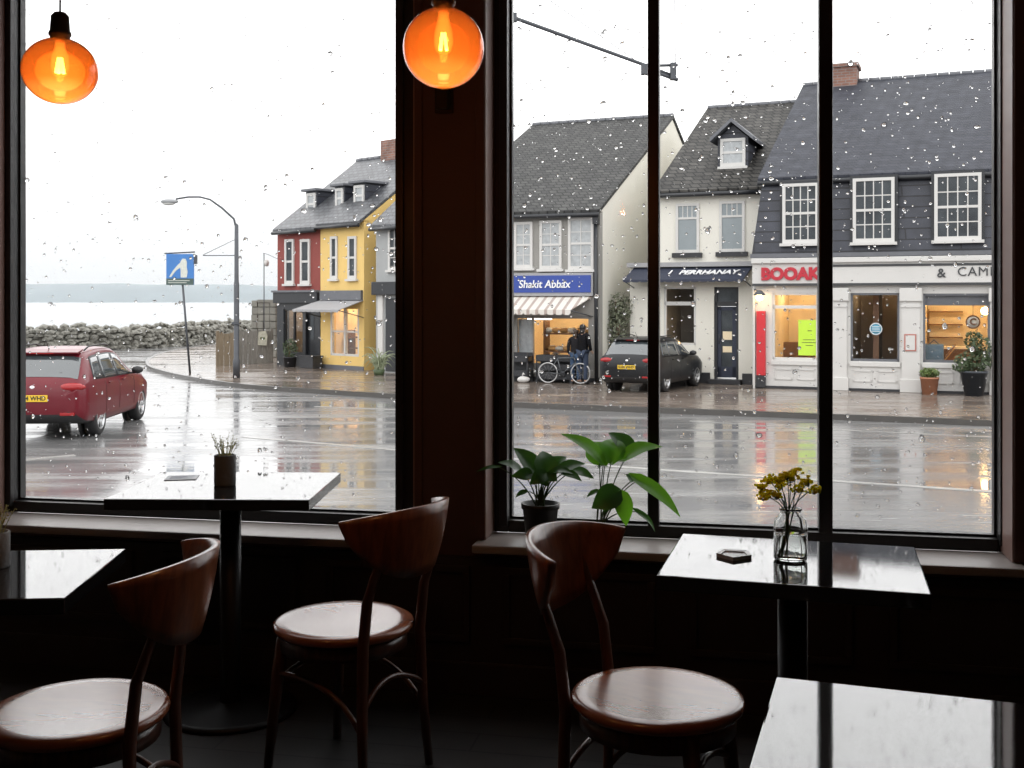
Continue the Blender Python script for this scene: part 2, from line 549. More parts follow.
def cafe_window(name, u0, u1, mull, label, a, b):
    """Opening a..b, glass u0..u1."""
    root = thing(name, None, None, wloc(0, 0), WYAW, kind='structure')
    root['label'] = label
    f = MB()
    y0, y1 = -.055, .016
    for (x0, x1, z0, z1) in ((a, u0, ZS, ZT), (u1, b, ZS, ZT), (u0, u1, ZS, ZG), (u0, u1, ZT - .06, ZT)):
        f.box(x0, x1, y0, y1, z0, z1, bev=.005)
    for (x0, x1) in ((u0 - .03, u0 - .0), (u1, u1 + .03)):
        f.box(x0, x1, y0 - .02, y0 + .004, ZG - .02, ZT - .05, bev=.004)
    # glazing bead
    for (x0, x1, z0, z1) in ((u0, u0 + .008, ZG, ZT - .06), (u1 - .008, u1, ZG, ZT - .06), (u0, u1, ZG, ZG + .008)):
        f.box(x0, x1, -.02, .014, z0, z1)
    f.build('window_frame', m_frame, root)
    for (p0, p1) in mull:
        MB().box(p0, p1, y0, y1, ZG - .005, ZT - .055, bev=.005).build('mullion', m_frame, root)
    xs = [u0] + [q for p in mull for q in p] + [u1]
    for i in range(0, len(xs), 2):
        MB().box(xs[i] - .006, xs[i + 1] + .006, .002, .008, ZG - .006, ZT - .055).build('pane', m_pane, root)
    s = MB().box(a - .03, b + .03, -.29, -.05, ZS - .03, ZS, bev=.008)
    s.build('window_sill', m_sill, root, 'grey painted inner sill')
    return root


mul = [(W.u(648.5), W.u(660)), (W.u(817.5), W.u(831.5))]
cafe_window('window_1', gl0, gl1, [], 'wide single-pane cafe window over the left table, sea in view', oL0, oL1)
cafe_window('window_2', gr0, gr1, mul, 'three-pane cafe window with two black mullions, shops in view', oR0, oR1)


# ------------------------------------------------------------------ rain on the panes
def rain(name, u0, u1, n, seed, label):
    rg = random.Random(seed)
    vs, fs, sm = [], [], []
    SEG = 10
    for i in range(n):
        q = rg.random()
        r = 0.0013 + 0.0026 * rg.random() ** 2
        if q > 0.72:
            r = 0.0036 + 0.0028 * rg.random()
        if q > 0.965:
            r = 0.0065 + 0.0045 * rg.random()
        big = r > .004
        u = rg.uniform(u0 + .012, u1 - .012)
        z = ZG + .015 + (ZT - .08 - ZG) * (1 - rg.random() ** 1.0 * .985)
        parts = [(0, 0, 1.0)]
        if rg.random() < .25:
            parts.append((rg.uniform(-1.2, 1.2), rg.uniform(-1.2, 1.2), rg.uniform(.4, .8)))
        for (dx, dz, k) in parts:
            rr = r * k
            sx, sz = rg.uniform(.75, 1.25), rg.uniform(.8, 1.3)
            hgt = rr * rg.uniform(.50, .95)
            wob = [rg.uniform(.82, 1.12) for _ in range(SEG)]
            c = (u + dx * r, z + dz * r)
            b = len(vs)
            for (rk, hk) in ((1.0, 0.0), (.86, .48), (.5, .86)):
                for s in range(SEG):
                    an = 2 * PI * s / SEG
                    vs.append((c[0] + math.cos(an) * rr * sx * rk * wob[s], .0085 + hgt * hk, c[1] + math.sin(an) * rr * sz * rk * wob[s]))
            vs.append((c[0], .0085 + hgt, c[1]))
            for ring in (0, 1):
                for s in range(SEG):
                    s2 = (s + 1) % SEG
                    fs.append((b + ring * SEG + s, b + ring * SEG + s2, b + (ring + 1) * SEG + s2, b + (ring + 1) * SEG + s)); sm.append(True)
            for s in range(SEG):
                fs.append((b + 2 * SEG + s, b + 2 * SEG + (s + 1) % SEG, b + 3 * SEG)); sm.append(True)
            fs.append([b + s for s in range(SEG)][::-1]); sm.append(False)
    me = bpy.data.meshes.new(name); me.from_pydata(vs, [], fs); me.polygons.foreach_set('use_smooth', sm)
    me.materials.append(m_drop); me.update()
    bm = bmesh.new(); bm.from_mesh(me); bmesh.ops.recalc_face_normals(bm, faces=bm.faces); bm.to_mesh(me); bm.free()
    o = bpy.data.objects.new(name, me); C.objects.link(o)
    o.location = wloc(0, 0); o.rotation_euler = (0, 0, WYAW)
    return tag(o, label, 'raindrops', kind='stuff')


rain('rain_drops', gl0, gl1, 1700, 3, 'raindrops clinging to the wide single-pane window')
for (a, b), s, lb in (((gr0, mul[0][0]), 5, 'raindrops on the first pane beside the pillar'), ((mul[0][1], mul[1][0]), 6, 'raindrops on the middle pane between the two mullions'), ((mul[1][1], gr1), 8, 'raindrops on the pane before the dark slate shop')):
    rain('rain_drops', a, b, 800, s, lb)


# ------------------------------------------------------------------ tables
def cafe_table(label, cx, cy, w, d, rz, H=.78, group='black cafe tables'):
    t = thing('cafe_table', label, 'table', (cx, cy, 0), math.radians(rz), group)
    MB().box(-w / 2, w / 2, -d / 2, d / 2, H - .036, H, bev=.003).build('table_top', m_table, t, 'polished black table top')
    MB().lathe([(0, H - .045), (.036, H - .045), (.036, .02)], 24).build('column', m_iron, t)
    MB().box(-.17, .17, -.17, .17, H - .048, H - .036).build('mounting_plate', m_iron, t)
    MB().lathe([(0, .034), (.045, .034), (.06, .026), (.20, .016), (.225, .012), (.225, 0), (0, 0)], 40).build('base_plate', m_iron, t)
    return t


TH = .78
kt = (CZ - TH) * FPX


def tp(px, py):
    return Vector(((px - 512) / FPX * kt / (py - HY), kt / (py - HY)))


cafe_table('black square cafe table under the single-pane window, grey twig vase in its middle', -.975, 3.81, .665, .56, -1.5)
cafe_table('black cafe table under the three-pane window, glass jar of yellow flowers on it', .690, 2.705, .60, .475, -16)
c = tp(125.5, 548.7); c2 = tp(74.7, 599)
ry = math.radians(4)
cafe_table('black cafe table cut off by the picture edge, beside the nearest wooden chair', c.x - .33 * math.cos(ry) + .235 * math.sin(ry), c.y - .235 * math.cos(ry) - .33 * math.sin(ry), .66, .47, 4)
c = tp(776.7, 676.5)
ry = math.radians(-19)
cafe_table('bare black cafe table nearest the viewer, only its corner in view', c.x + .35 * math.cos(ry) + .35 * math.sin(ry), c.y + .35 * math.sin(ry) - .35 * math.cos(ry), .70, .70, -19)


# ------------------------------------------------------------------ chairs
def make_chair(label):
    r = thing('cafe_chair', label, 'chair', group='bentwood cafe chairs')
    MB().lathe([(0, .444), (.10, .446), (.17, .450), (.198, .4515), (.209, .447), (.213, .438), (.209, .427), (.195, .421), (0, .419)], 48).build('seat', m_seat, r, 'polished round wooden seat')
    MB().lathe([(.178, .42), (.192, .42), (.192, .375), (.178, .375)], 40, closed=True).build('seat_ring', m_leg, r)
    for s in (-1, 1):
        MB().tube([(-.125, .125 * s, .419), (-.14, .137 * s, .30), (-.165, .158 * s, 0)], [.021, .02, .013], 12).build('leg', m_leg, r)
    ph = math.radians(38)
    for s in (-1, 1):
        y = s * .135
        pts = [(.205, y * 1.16, 0), (.190, y * 1.06, .22), (.186, y, .42), (.202, y, .56), (.250, y, .69), (.281, y, .80)]
        MB().tube(pts, [(.012, .013), (.019, .014), (.021, .014), (.020, .0125), (.016, .0095), (.012, .0085)], 12, flat=(1, 0, 0)).build('back_post', m_leg, r)
    # the wide curved back rail
    N = 28
    vs, fs = [], []
    rows = 7
    for i in range(N + 1):
        q = -1 + 2 * i / N
        a = math.radians(66) * q
        e = abs(q)
        top = .832 - .030 * e ** 2
        hgt = .175 * (1 - e ** 2.6) + .035
        if e > .93:
            hgt *= math.sqrt(max(0.04, 1 - ((e - .93) / .07) ** 2))
        for side in (0, 1):
            for j in range(rows):
                z = top - hgt * j / (rows - 1)
                rad = .222 + (z - .70) * .20
                th = .0125 * (math.sin(PI * (j + .5) / rows) * .5 + .5)
                rad += th if side else -th
                ca = math.cos(a)
                vs.append((.078 + rad * ca, rad * 1.02 * math.sin(a), z))
    st = rows * 2
    for i in range(N):
        for j in range(rows - 1):
            o = i * st + j
            fs.append((o, o + 1, o + st + 1, o + st))
            o += rows
            fs.append((o, o + st, o + st + 1, o + 1))
        fs.append((i * st, i * st + st, i * st + st + rows, i * st + rows))
        o = i * st + rows - 1
        fs.append((o, o + rows, o + rows + st, o + st))
    for i in (0, N):
        o = i * st
        fs.append([o + j for j in range(rows)] + [o + rows + j for j in range(rows - 1, -1, -1)])
    MB().add(vs, fs, 0, True).build('backrest', m_back, r, 'wide curved wooden back rail')
    mbs = MB()
    fl = {-1: (-.145, -.142), 1: (-.145, .142)}
    rl = {-1: (.196, -.145), 1: (.196, .145)}
    for s in (-1, 1):
        MB().tube(arc((fl[s][0], fl[s][1], .30), (.10, fl[s][1] * 1.02, .33), (rl[s][0], rl[s][1], .17), 12), .0085, 8).build('brace', m_leg, r)
    MB().tube(arc((fl[-1][0], fl[-1][1], .27), (-.10, 0, .36), (fl[1][0], fl[1][1], .27), 12), .0085, 8).build('brace', m_leg, r)
    MB().tube(arc((rl[-1][0], rl[-1][1], .25), (.16, 0, .36), (rl[1][0], rl[1][1], .25), 12), .0085, 8).build('brace', m_leg, r)
    return r


ch = make_chair('wooden chair with round seat pulled up to the table cut off by the picture edge')
ch.location = (-1.036, 2.62, 0); ch.rotation_euler.z = math.radians(-4)
c2_ = copy_tree(ch)
c2_['label'] = 'wooden chair with round seat beside the grey twig vase table, before the pillar'
c2_.location = (-.511, 3.345, 0); c2_.rotation_euler.z = math.radians(-32)
c3_ = copy_tree(ch)
c3_['label'] = 'wooden chair with red-brown curved back in front of the sill plants'
c3_.location = (.358, 2.71, 0); c3_.rotation_euler.z = math.radians(152)


# ------------------------------------------------------------------ things on the tables
def twig_vase(label, x, y, h=.105, r=.037, spread=.066):
    v = thing('twig_vase', label, 'vase', (x, y, TH), 0, 'grey concrete vases')
    MB().lathe([(0, 0), (r * .97, 0), (r, .004), (r, h - .003), (r - .002, h), (r - .006, h), (r - .006, .012), (0, .012)], 32).build('vase_body', m_concrete, v)
    MB().lathe([(0, h - .012), (r - .007, h - .012), (r - .007, h - .022), (0, h - .022)], 24).build('soil', m_soil, v)
    rg = random.Random(int(x * 100) + 5)
    sp = MB(); bl = MB()
    for k in range(30):
        a = rg.uniform(0, 2 * PI); b = rg.uniform(.2, 1) * spread
        p0 = Vector((math.cos(a) * b * .35, math.sin(a) * b * .35, h - .014))
        p2 = Vector((math.cos(a) * b, math.sin(a) * b, h + rg.uniform(.028, .07)))
        p1 = (p0 + p2) / 2 + Vector((0, 0, .014))
        pts = arc(p0, p1, p2, 4)
        sp.tube(pts, [.0011, .001, .0009, .0008, .0006], 5)
        for q in range(5):
            pt = pts[min(4, 2 + q // 2)]
            bl.blob(pt + Vector((rg.uniform(-.005, .005), rg.uniform(-.005, .005), rg.uniform(-.003, .006))), rg.uniform(.0012, .0024), 1, .2, rg=rg)
    sp.build('twig_stem', m_twig, v)
    b = bl.build('foliage', m_twig, v, 'tiny pale buds on thin twigs'); b['kind'] = 'stuff'
    return v


p = tp(225, 485)
twig_vase('grey concrete vase of thin budding twigs on the table under the single-pane window', p.x, p.y)
p = tp(-6, 567)
twig_vase('grey vase cut off by the picture edge on the table beside the nearest chair', p.x, p.y, .085, .036, .05)

# glass jar of yellow flowers
p = tp(790.5, 560)
j = thing('flower_jar', 'clear glass jar of water holding small yellow flowers on the window table', 'jar', (p.x, p.y, TH))
R_ = .041
outer = [(0, 0), (.036, 0), (R_, .006), (R_, .085), (.038, .10), (.027, .112), (.0245, .118), (.026, .122), (.0275, .125), (.0265, .128)]
inner = [(.0235, .128), (.022, .118), (.024, .112), (.035, .099), (.038, .084), (.038, .009), (.034, .006), (0, .006)]
MB().lathe(outer + inner, 40).build('jar_body', m_jar, j, 'clear glass jar')
MB().lathe([(0, .0065), (.0335, .0065), (.0375, .0095), (.0375, .062), (0, .062)], 36).build('water', m_water, j, 'clear water')
rg = random.Random(21)
st = MB(); fl = MB()
jx = FPX / p.y
for (px, py, dd) in ((762, 487, 0), (770, 480, .02), (777, 476, -.02), (783, 487, .03), (790, 478, 0), (797, 474, .03), (806, 480, -.02), (814, 489, 0), (774, 492, -.03), (800, 488, .01), (765, 497, .02), (786, 474, -.01)):
    top = Vector(((px - 790.5) / jx, dd, (560 - py) / jx))
    lo = Vector((rg.uniform(-.026, -.008), rg.uniform(-.012, .012), .012))
    nk = Vector((rg.uniform(-.008, .008), rg.uniform(-.008, .008), .118))
    st.tube(arc(lo, nk * 1.0 + (nk - (lo + top) / 2) * .6, top, 8), .0013, 5)
    for k in range(20):
        a = Vector((rg.gauss(0, .0085), rg.gauss(0, .0085), rg.gauss(0, .0055)))
        st.tube([top - Vector((0, 0, .014)), top + a], .0005, 3)
        fl.blob(top + a, (rg.uniform(.0038, .0066),) * 2 + (.004,), 1, .3, rg=rg)
MB.build(st, 'flower_stem', m_stem, j)
o = fl.build('blossom', m_yellow, j, 'loose heads of tiny yellow flowers'); o['kind'] = 'stuff'

p = tp(182, 478)
o = thing('coaster', 'small square printed coaster lying on the table left of the twig vase', 'coaster', (p.x, p.y, TH), .15)
MB().box(-.055, .055, -.05, .05, 0, .0025, bev=.0008).build('card', m_paper, o)
mbp = MB()
for k in range(3):
    mbp.box(-.04, .04 - .02 * (k % 2), -.026 + k * .022, -.017 + k * .022, .0025, .003)
mbp.build('print', M('faint_blue_print', (.08, .10, .16), .6, var=(40, .3)), o, 'faint dark printed lines')
p = tp(734, 557)
o = thing('glass_dish', 'small grey five-sided glass dish lying left of the flower jar', 'dish', (p.x, p.y, TH), math.radians(-14))
pent = [(-.030, .045), (.030, .045), (.043, -.005), (0, -.045), (-.043, -.005)]
pin = [(a * .78, b * .78) for a, b in pent]
m_dish = M('smoky_dish_glass', (.42, .43, .45), .25, var=(60, .4), ior=1.5)
MB().prism(pent, 'z', 0, .004).build('dish_base', m_dish, o)
d = MB()
for i in range(5):
    a, b = pent[i], pent[(i + 1) % 5]; a2, b2 = pin[i], pin[(i + 1) % 5]
    d.add([(*a, .004), (*b, .004), (*b2, .004), (*a2, .004), (*a, .009), (*b, .009), (*b2, .007), (*a2, .007)], [(0, 1, 5, 4), (4, 5, 6, 7), (3, 7, 6, 2), (0, 3, 2, 1)])
d.build('dish_rim', m_dish, o)


# ------------------------------------------------------------------ sill plants
def sill_plant(name, label, pxc, v, rtop, hp, leaves, pot_mat, mats):
    u = W.u(pxc, v)
    b = Vector(wloc(u, v, ZS))
    root = thing(name, label, 'plant', b)
    MB().lathe([(0, 0), (rtop * .78, 0), (rtop * .97, hp * .86), (rtop * 1.04, hp * .86), (rtop * 1.06, hp), (rtop * .97, hp), (rtop * .72, .01), (0, .01)], 32).build('pot', pot_mat, root)
    MB().lathe([(0, hp * .88), (rtop * .93, hp * .88), (rtop * .9, hp * .8), (0, hp * .8)], 24).build('soil', m_soil, root)
    rg = random.Random(int(pxc))
    Y0 = b.y
    for i, (bx, by, tx, ty, w, dy, dip, k) in enumerate(leaves):
        lb = at(bx, by, Y0 + dy) - b
        lt = at(tx, ty, Y0 + dy + dip) - b
        nrm = Vector((rg.uniform(-.15, .15), -.55, .8)) if k < 2 else Vector((0, -.95, .3))
        m = MB()
        leaf(m, lb, lt, w * Y0 / FPX, nrm, rg.uniform(.08, .2), rg.uniform(.15, .35))
        lf = m.build('leaf', mats[0] if k in (0, 2) else mats[1], root)
        s = MB()
        p0 = Vector((rg.uniform(-.3, .3) * rtop, rg.uniform(-.3, .3) * rtop, hp * .88))
        mid = Vector((lb.x * .45, lb.y * .5, (p0.z + lb.z) / 2 + .04))
        s.tube(arc(p0, mid, lb + (lt - lb) * .04, 8), [.0028] * 4 + [.002] * 5, 6)
        s.build('leaf_stem', m_stem, lf)
    return root


L1 = [(520, 471, 499, 461, 13, .03, -.03, 0), (535, 472, 514, 447, 21, .02, .02, 0), (546, 473, 543, 450, 24, -.03, .05, 0), (551, 471, 566, 456, 19, .03, .02, 1),
      (560, 470, 585, 463, 16, -.02, -.02, 1), (574, 470, 594, 478, 12, 0, -.03, 1), (544, 474, 530, 484, 15, -.07, -.03, 2), (548, 474, 557, 481, 13, -.06, -.02, 2), (526, 492, 515, 497, 7, -.03, 0, 0),
      (540, 470, 532, 458, 16, .05, .03, 0), (553, 473, 573, 472, 12, -.05, -.04, 0), (499, 467, 476, 471, 5, .0, -.02, 0), (538, 474, 524, 470, 15, .05, .04, 0), (556, 472, 580, 470, 14, .03, .04, 1), (541, 476, 548, 486, 13, -.05, -.03, 2), (563, 473, 582, 480, 11, -.04, -.03, 1), (530, 474, 512, 476, 13, -.04, -.03, 2)]
L2 = [(601, 462, 563, 432, 20, -.02, -.03, 1), (604, 462, 590, 441, 30, .02, .06, 1), (612, 461, 612, 437, 28, .0, .08, 1), (630, 452, 609, 432, 22, .05, .03, 0), (624, 459, 661, 444, 19, -.01, -.02, 1),
      (636, 479, 682, 515, 17, -.04, -.05, 1), (617, 492, 592, 508, 25, -.08, -.03, 2), (620, 494, 627, 526, 19, -.07, -.02, 1), (632, 481, 626, 474, 9, -.02, 0, 0), (635, 511, 657, 531, 7, -.03, 0, 0),
      (606, 458, 597, 468, 14, .04, .02, 0), (598, 491, 586, 497, 6, -.03, 0, 0), (612, 492, 604, 512, 20, -.05, -.01, 2)]
sill_plant('potted_plant', 'dark leafy plant in a black pot on the sill, close beside the pillar', 540.5, -.17, .066, .135, L1, m_pot_black, (m_leafd, m_leafd))
sill_plant('potted_plant', 'bright green big-leaved plant on the sill behind the red-brown chair back', 599, -.17, .048, .06, L2, m_pot_terra, (m_leafd, m_leafb))

# ------------------------------------------------------------------ pendant lamps
def pendant(label, px, py, wpx, D, squash):
    Y = FPX * D / wpx
    c = at(px, py, Y)
    t = thing('pendant_lamp', label, 'lamp', (c.x, c.y, ZC), 0, 'amber globe pendants')
    dz = c.z - ZC
    r = D / 2
    prof = []
    n = 26
    for i in range(n + 1):
        a = .25 + (PI - .25) * i / n
        prof.append((max(0, r * math.sin(a)) if i < n else 0, dz + r * squash * math.cos(a)))
    pin = [(max(0, q[0] - .0022), dz + (q[1] - dz) * .972) for q in prof[::-1]]
    g = MB().lathe(prof + pin, 48)
    g.build('globe_shade', m_amber, t, 'amber glass globe')
    zt = dz + r * squash * .97
    MB().lathe([(0, zt + .056), (.012, .058 + zt), (.019, zt + .05), (.021, zt + .018), (.024, zt + .014), (.024, zt + .008), (.021, zt + .006), (.021, zt - .004), (0, zt - .004)], 28).build('lamp_socket', m_brass, t)
    MB().tube([(0, 0, zt + .055), (.002, 0, zt + .25), (0, 0, 0)], .0022, 6).build('cord', m_brass, t)
    MB().lathe([(0, 0), (.05, 0), (.05, -.015), (.015, -.028), (0, -.028)], 24).build('ceiling_rose', m_brass, t)
    bz = dz + r * squash * .12
    b = MB().lathe([(0, zt), (.011, zt), (.012, zt - .02), (.019, bz + .025), (.021, bz), (.016, bz - .018), (0, bz - .025)], 20)
    bulb = b.build('bulb', m_bulbglass, t, 'glowing glass bulb')
    f = MB()
    for k in range(4):
        a = PI / 4 + k * PI / 2
        f.tube([(.003 * math.cos(a), .003 * math.sin(a), bz + .02), (.009 * math.cos(a), .009 * math.sin(a), bz - .014)], .0034, 6)
    f.build('filament', m_bulb, bulb, 'glowing filament')
    li = bpy.data.lights.new('lamp_light', 'POINT'); li.energy = 4.0; li.color = (1.0, .66, .36); li.shadow_soft_size = .012
    lo = bpy.data.objects.new('lamp_light', li); C.objects.link(lo); lo.parent = t; lo.location = (0, 0, bz - .034)
    return t


pendant('amber glass globe pendant lit before the bright sky of the single-pane window', 60, 71, 73, .160, .90)
pendant('amber glass globe pendant lit in front of the dark pillar', 443.5, 48, 81, .162, 1.0)

# small black box on the pillar behind the lamp
u, z = W.hit(444.5, 100, VI)
o = thing('wall_bracket', 'small black metal bracket fixed to the pillar below the amber globe', 'bracket', wloc(u, VI, z), WYAW)
MB().box(-.034, .034, -.012, 0, -.05, .09, bev=.003).build('back_plate', m_brass, o)
MB().box(-.022, .022, -.05, -.012, -.04, .06, bev=.004).build('bracket_arm', m_brass, o)

# ================================================================== OUTSIDE
m_white = M('white_paint', (0.60, 0.59, 0.57), 0.5, var=(3, 0.06))
m_cream = M('cream_render', (0.74, 0.72, 0.65), 0.8, var=(1.2, 0.08), bump=(30, 0.1))
m_greyren = M('grey_render', (0.30, 0.29, 0.27), 0.85, var=(2, 0.12), bump=(30, 0.15))
m_redren = M('red_render', (0.25, 0.060, 0.05), 0.8, var=(2.5, 0.18), bump=(30, 0.1))
m_yelren = M('yellow_render', (0.76, 0.53, 0.19), 0.8, var=(2, 0.08), bump=(30, 0.1))
m_stonehouse = M('pale_grey_house_render', (0.36, 0.37, 0.37), 0.85, var=(2, 0.12))
m_black = M('black_gloss_paint', (0.02, 0.022, 0.026), 0.35, var=(6, 0.3))
m_navy = M('navy_canvas', (0.030, 0.036, 0.060), 0.7, var=(10, 0.2))
m_bluesign = M('blue_sign_paint', (0.030, 0.065, 0.30), 0.35, var=(4, 0.1))
m_redpaint = M('red_paint', (0.55, 0.025, 0.035), 0.4, var=(4, 0.12))
m_canvas = M('grey_canvas', (0.34, 0.34, 0.35), 0.7, var=(10, 0.15))
m_win = M('upstairs_glass', (0.060, 0.068, 0.075), 0.1, spec=.22, var=(2.2, 0.9))
m_lace = M('lace_behind_glass', (0.40, 0.42, 0.43), 0.12, var=(9, 0.35))
m_frost = M('frosted_glass', (0.26, 0.295, 0.31), 0.25, var=(5, 0.1))
m_lead = M('lead_sheet', (0.13, 0.135, 0.15), 0.45, var=(4, 0.2))
m_plinth = M('black_plinth_paint', (0.025, 0.026, 0.03), 0.5, var=(6, 0.3))
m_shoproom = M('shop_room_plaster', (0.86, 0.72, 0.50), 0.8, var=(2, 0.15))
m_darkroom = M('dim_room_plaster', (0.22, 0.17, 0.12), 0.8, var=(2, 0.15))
m_brown = M('brown_cupboard_wood', (0.16, 0.08, 0.04), 0.6, var=(6, 0.3))
m_glow = emit_mat('warm_ceiling_lamp', (1.0, 0.76, 0.46), 65)
m_glow2 = emit_mat('warm_bulb_light', (1.0, 0.62, 0.25), 30)
m_letter_w = M('white_lettering', (0.85, 0.85, 0.85), 0.5, var=(20, 0.05))
m_letter_r = M('red_lettering', (0.46, 0.018, 0.035), 0.4, var=(20, 0.15))
m_letter_k = M('grey_lettering', (0.045, 0.047, 0.05), 0.4, var=(20, 0.2))
m_slate_a = brick_mat('grey_slate_courses', (0.078, 0.078, 0.075), (0.048, 0.048, 0.048), (0.022, 0.022, 0.022), 1, 1.9, .24, .19, .018, 0.5, 0.8, .06)
m_slate_b = brick_mat('brown_grey_slate_courses', (0.082, 0.078, 0.072), (0.048, 0.046, 0.043), (0.02, 0.02, 0.02), 1, 1.7, .26, .22, .022, 0.5, 0.9, .06)
m_slate_c = brick_mat('blue_grey_slate_courses', (0.058, 0.061, 0.074), (0.045, 0.048, 0.060), (0.03, 0.032, 0.04), 1, 1.9, .26, .17, .012, 0.5, 0.5, .06)
m_slate_l = brick_mat('wet_pale_slate_courses', (0.12, 0.125, 0.135), (0.075, 0.08, 0.088), (0.04, 0.04, 0.045), 1, 1.6, .26, .2, .02, 0.4, 0.6)
m_slatewall = brick_mat('slate_blue_wall_boards', (0.042, 0.046, 0.062), (0.032, 0.035, 0.048), (0.010, 0.010, 0.014), 1, 1, 2.4, .26, .016, 0.45, 0.6)
m_brick = brick_mat('chimney_brick', (0.30, 0.15, 0.11), (0.22, 0.11, 0.085), (0.26, 0.22, 0.2), 1, 1, .24, .085, .012, 0.85, 0.5)
m_stone = M('rubble_stone', (0.21, 0.205, 0.18), 0.7, var=(1.6, 0.5), bump=(6, 0.5))
m_plank = wood_mat('weathered_planks', (0.17, 0.16, 0.14), (0.27, 0.255, 0.23), .7, 0, (9, 9, .8))
m_plankb = wood_mat('brown_planks', (0.17, 0.13, 0.085), (0.24, 0.19, 0.13), .7, 0, (9, 9, .8))
m_steel = M('painted_post_steel', (0.075, 0.08, 0.09), 0.45, .3, var=(6, 0.3))
m_bushd = M('bush_leaves', (0.065, 0.095, 0.045), 0.55, var=(4, 0.5))
m_bushg = M('fresh_leaves', (0.12, 0.17, 0.055), 0.55, var=(4, 0.5))
m_silverleaf = M('pale_grassy_leaves', (0.30, 0.34, 0.22), 0.55, var=(4, 0.4))


def wet(name, c1, c2, rmin, rmax, scale=(0.5, 0.16, 1), ior=1.42, bump=0.05, rot=-12):
    m = bpy.data.materials.new(name)
    nt, n, l = nodes_of(m); b = n['Principled BSDF']; b.inputs['IOR'].default_value = ior
    tc = n.new('ShaderNodeTexCoord'); mp = n.new('ShaderNodeMapping'); mp.inputs['Scale'].default_value = scale
    mp.inputs['Rotation'].default_value = (0, 0, math.radians(rot))
    l.new(tc.outputs['Object'], mp.inputs[0])
    t = n.new('ShaderNodeTexNoise'); t.inputs['Scale'].default_value = 1.6; t.inputs['Detail'].default_value = 7; t.inputs['Roughness'].default_value = .62; l.new(mp.outputs[0], t.inputs['Vector'])
    rp = n.new('ShaderNodeMapRange'); rp.inputs['From Min'].default_value = .38; rp.inputs['From Max'].default_value = .62; rp.inputs['To Min'].default_value = rmin; rp.inputs['To Max'].default_value = rmax
    l.new(t.outputs['Fac'], rp.inputs[0]); l.new(rp.outputs[0], b.inputs['Roughness'])
    mx = n.new('ShaderNodeMix'); mx.data_type = 'RGBA'; mx.inputs[6].default_value = (*c1, 1); mx.inputs[7].default_value = (*c2, 1)
    l.new(t.outputs['Fac'], mx.inputs[0]); l.new(mx.outputs[2], b.inputs['Base Color'])
    f = n.new('ShaderNodeTexNoise'); f.inputs['Scale'].default_value = 9; f.inputs['Detail'].default_value = 3; l.new(mp.outputs[0], f.inputs['Vector'])
    bp = n.new('ShaderNodeBump'); bp.inputs['Strength'].default_value = bump; bp.inputs['Distance'].default_value = .02; l.new(f.outputs['Fac'], bp.inputs['Height']); l.new(bp.outputs[0], b.inputs['Normal'])
    return m


m_road = wet('wet_asphalt', (0.14, 0.14, 0.143), (0.22, 0.217, 0.213), .035, .30, (.16, 1.1, 1), 1.6, .05, -12)
m_pave = wet('wet_brown_paving', (0.15, 0.120, 0.10), (0.21, 0.175, 0.15), .06, .30, (.3, .9, 1), 1.45, .06, -20)
m_kerb = M('wet_kerb_stone', (0.075, 0.07, 0.065), 0.3, var=(3, 0.3))
m_line = M('worn_road_paint', (0.36, 0.355, 0.34), 0.25, var=(1.5, 0.5))


def setting(name, mb, mat, label=None):
    o = mb.build(name, mat); o['kind'] = 'structure'
    if label:
        o['label'] = label
    return o


# kerb curve (far side of the road), from right to the bend and back along the sea
kerb = [ground(x, y) for x, y in ((1240, 440.5), (1000, 427), (760, 417), (512, 407.5), (395, 399), (320, 394), (240, 388), (190, 380.5), (158, 373), (146, 367), (150, 360), (172, 352.5), (215, 346), (262, 340.5))]


def smooth_line(p, sub=6):
    out = []
    for i in range(len(p) - 1):
        a, b, c, d = p[max(i - 1, 0)], p[i], p[i + 1], p[min(i + 2, len(p) - 1)]
        for k in range(sub):
            t = k / sub
            out.append(.5 * ((2 * b) + (c - a) * t + (2 * a - 5 * b + 4 * c - d) * t * t + (3 * b - a - 3 * c + d) * t ** 3))
    return out + [p[-1]]


kc = smooth_line(kerb)
mb = MB()
GX = 90
# road: near strip to the café wall and out to the sea wall
mb.add([(-60, 4.6, ROAD), (60, 4.6, ROAD), (60, 76, ROAD), (-60, 76, ROAD)], [(0, 1, 2, 3)])
mb.add([(-60, 4.6, ROAD - .3), (60, 4.6, ROAD - .3), (60, 76, ROAD - .3), (-60, 76, ROAD - .3)], [(3, 2, 1, 0)])
setting('road', mb, m_road)
outl = [(v.x, v.y) for v in kc]
poly = outl + [(-6, 75.5), (58, 75.5), (58, outl[0][1] - 8)]
bm = bmesh.new()
fc = bm.faces.new([bm.verts.new((x, y, PAVE)) for x, y in poly])
bmesh.ops.triangulate(bm, faces=[fc])
mb = MB().bm(bm)
n_ = len(outl)
setting('pavement', mb, m_pave)
mb = MB()
vs, fs = [], []
for i, v in enumerate(kc):
    t = (kc[min(i + 1, n_ - 1)] - kc[max(i - 1, 0)]).normalized()
    nrm = Vector((t.y, -t.x, 0)) * .11          # towards the pavement
    if i and False:
        pass
    vs += [(v.x, v.y, ROAD - .02), (v.x, v.y, PAVE + .012), (v.x + nrm.x, v.y + nrm.y, PAVE + .012), (v.x + nrm.x, v.y + nrm.y, ROAD)]
for i in range(n_ - 1):
    for j in range(3):
        fs.append((i * 4 + j, i * 4 + j + 1, i * 4 + 5 + j, i * 4 + 4 + j))
mb.add(vs, fs)
setting('kerb', mb, m_kerb, 'wet stone kerb bending round the corner of the pavement')


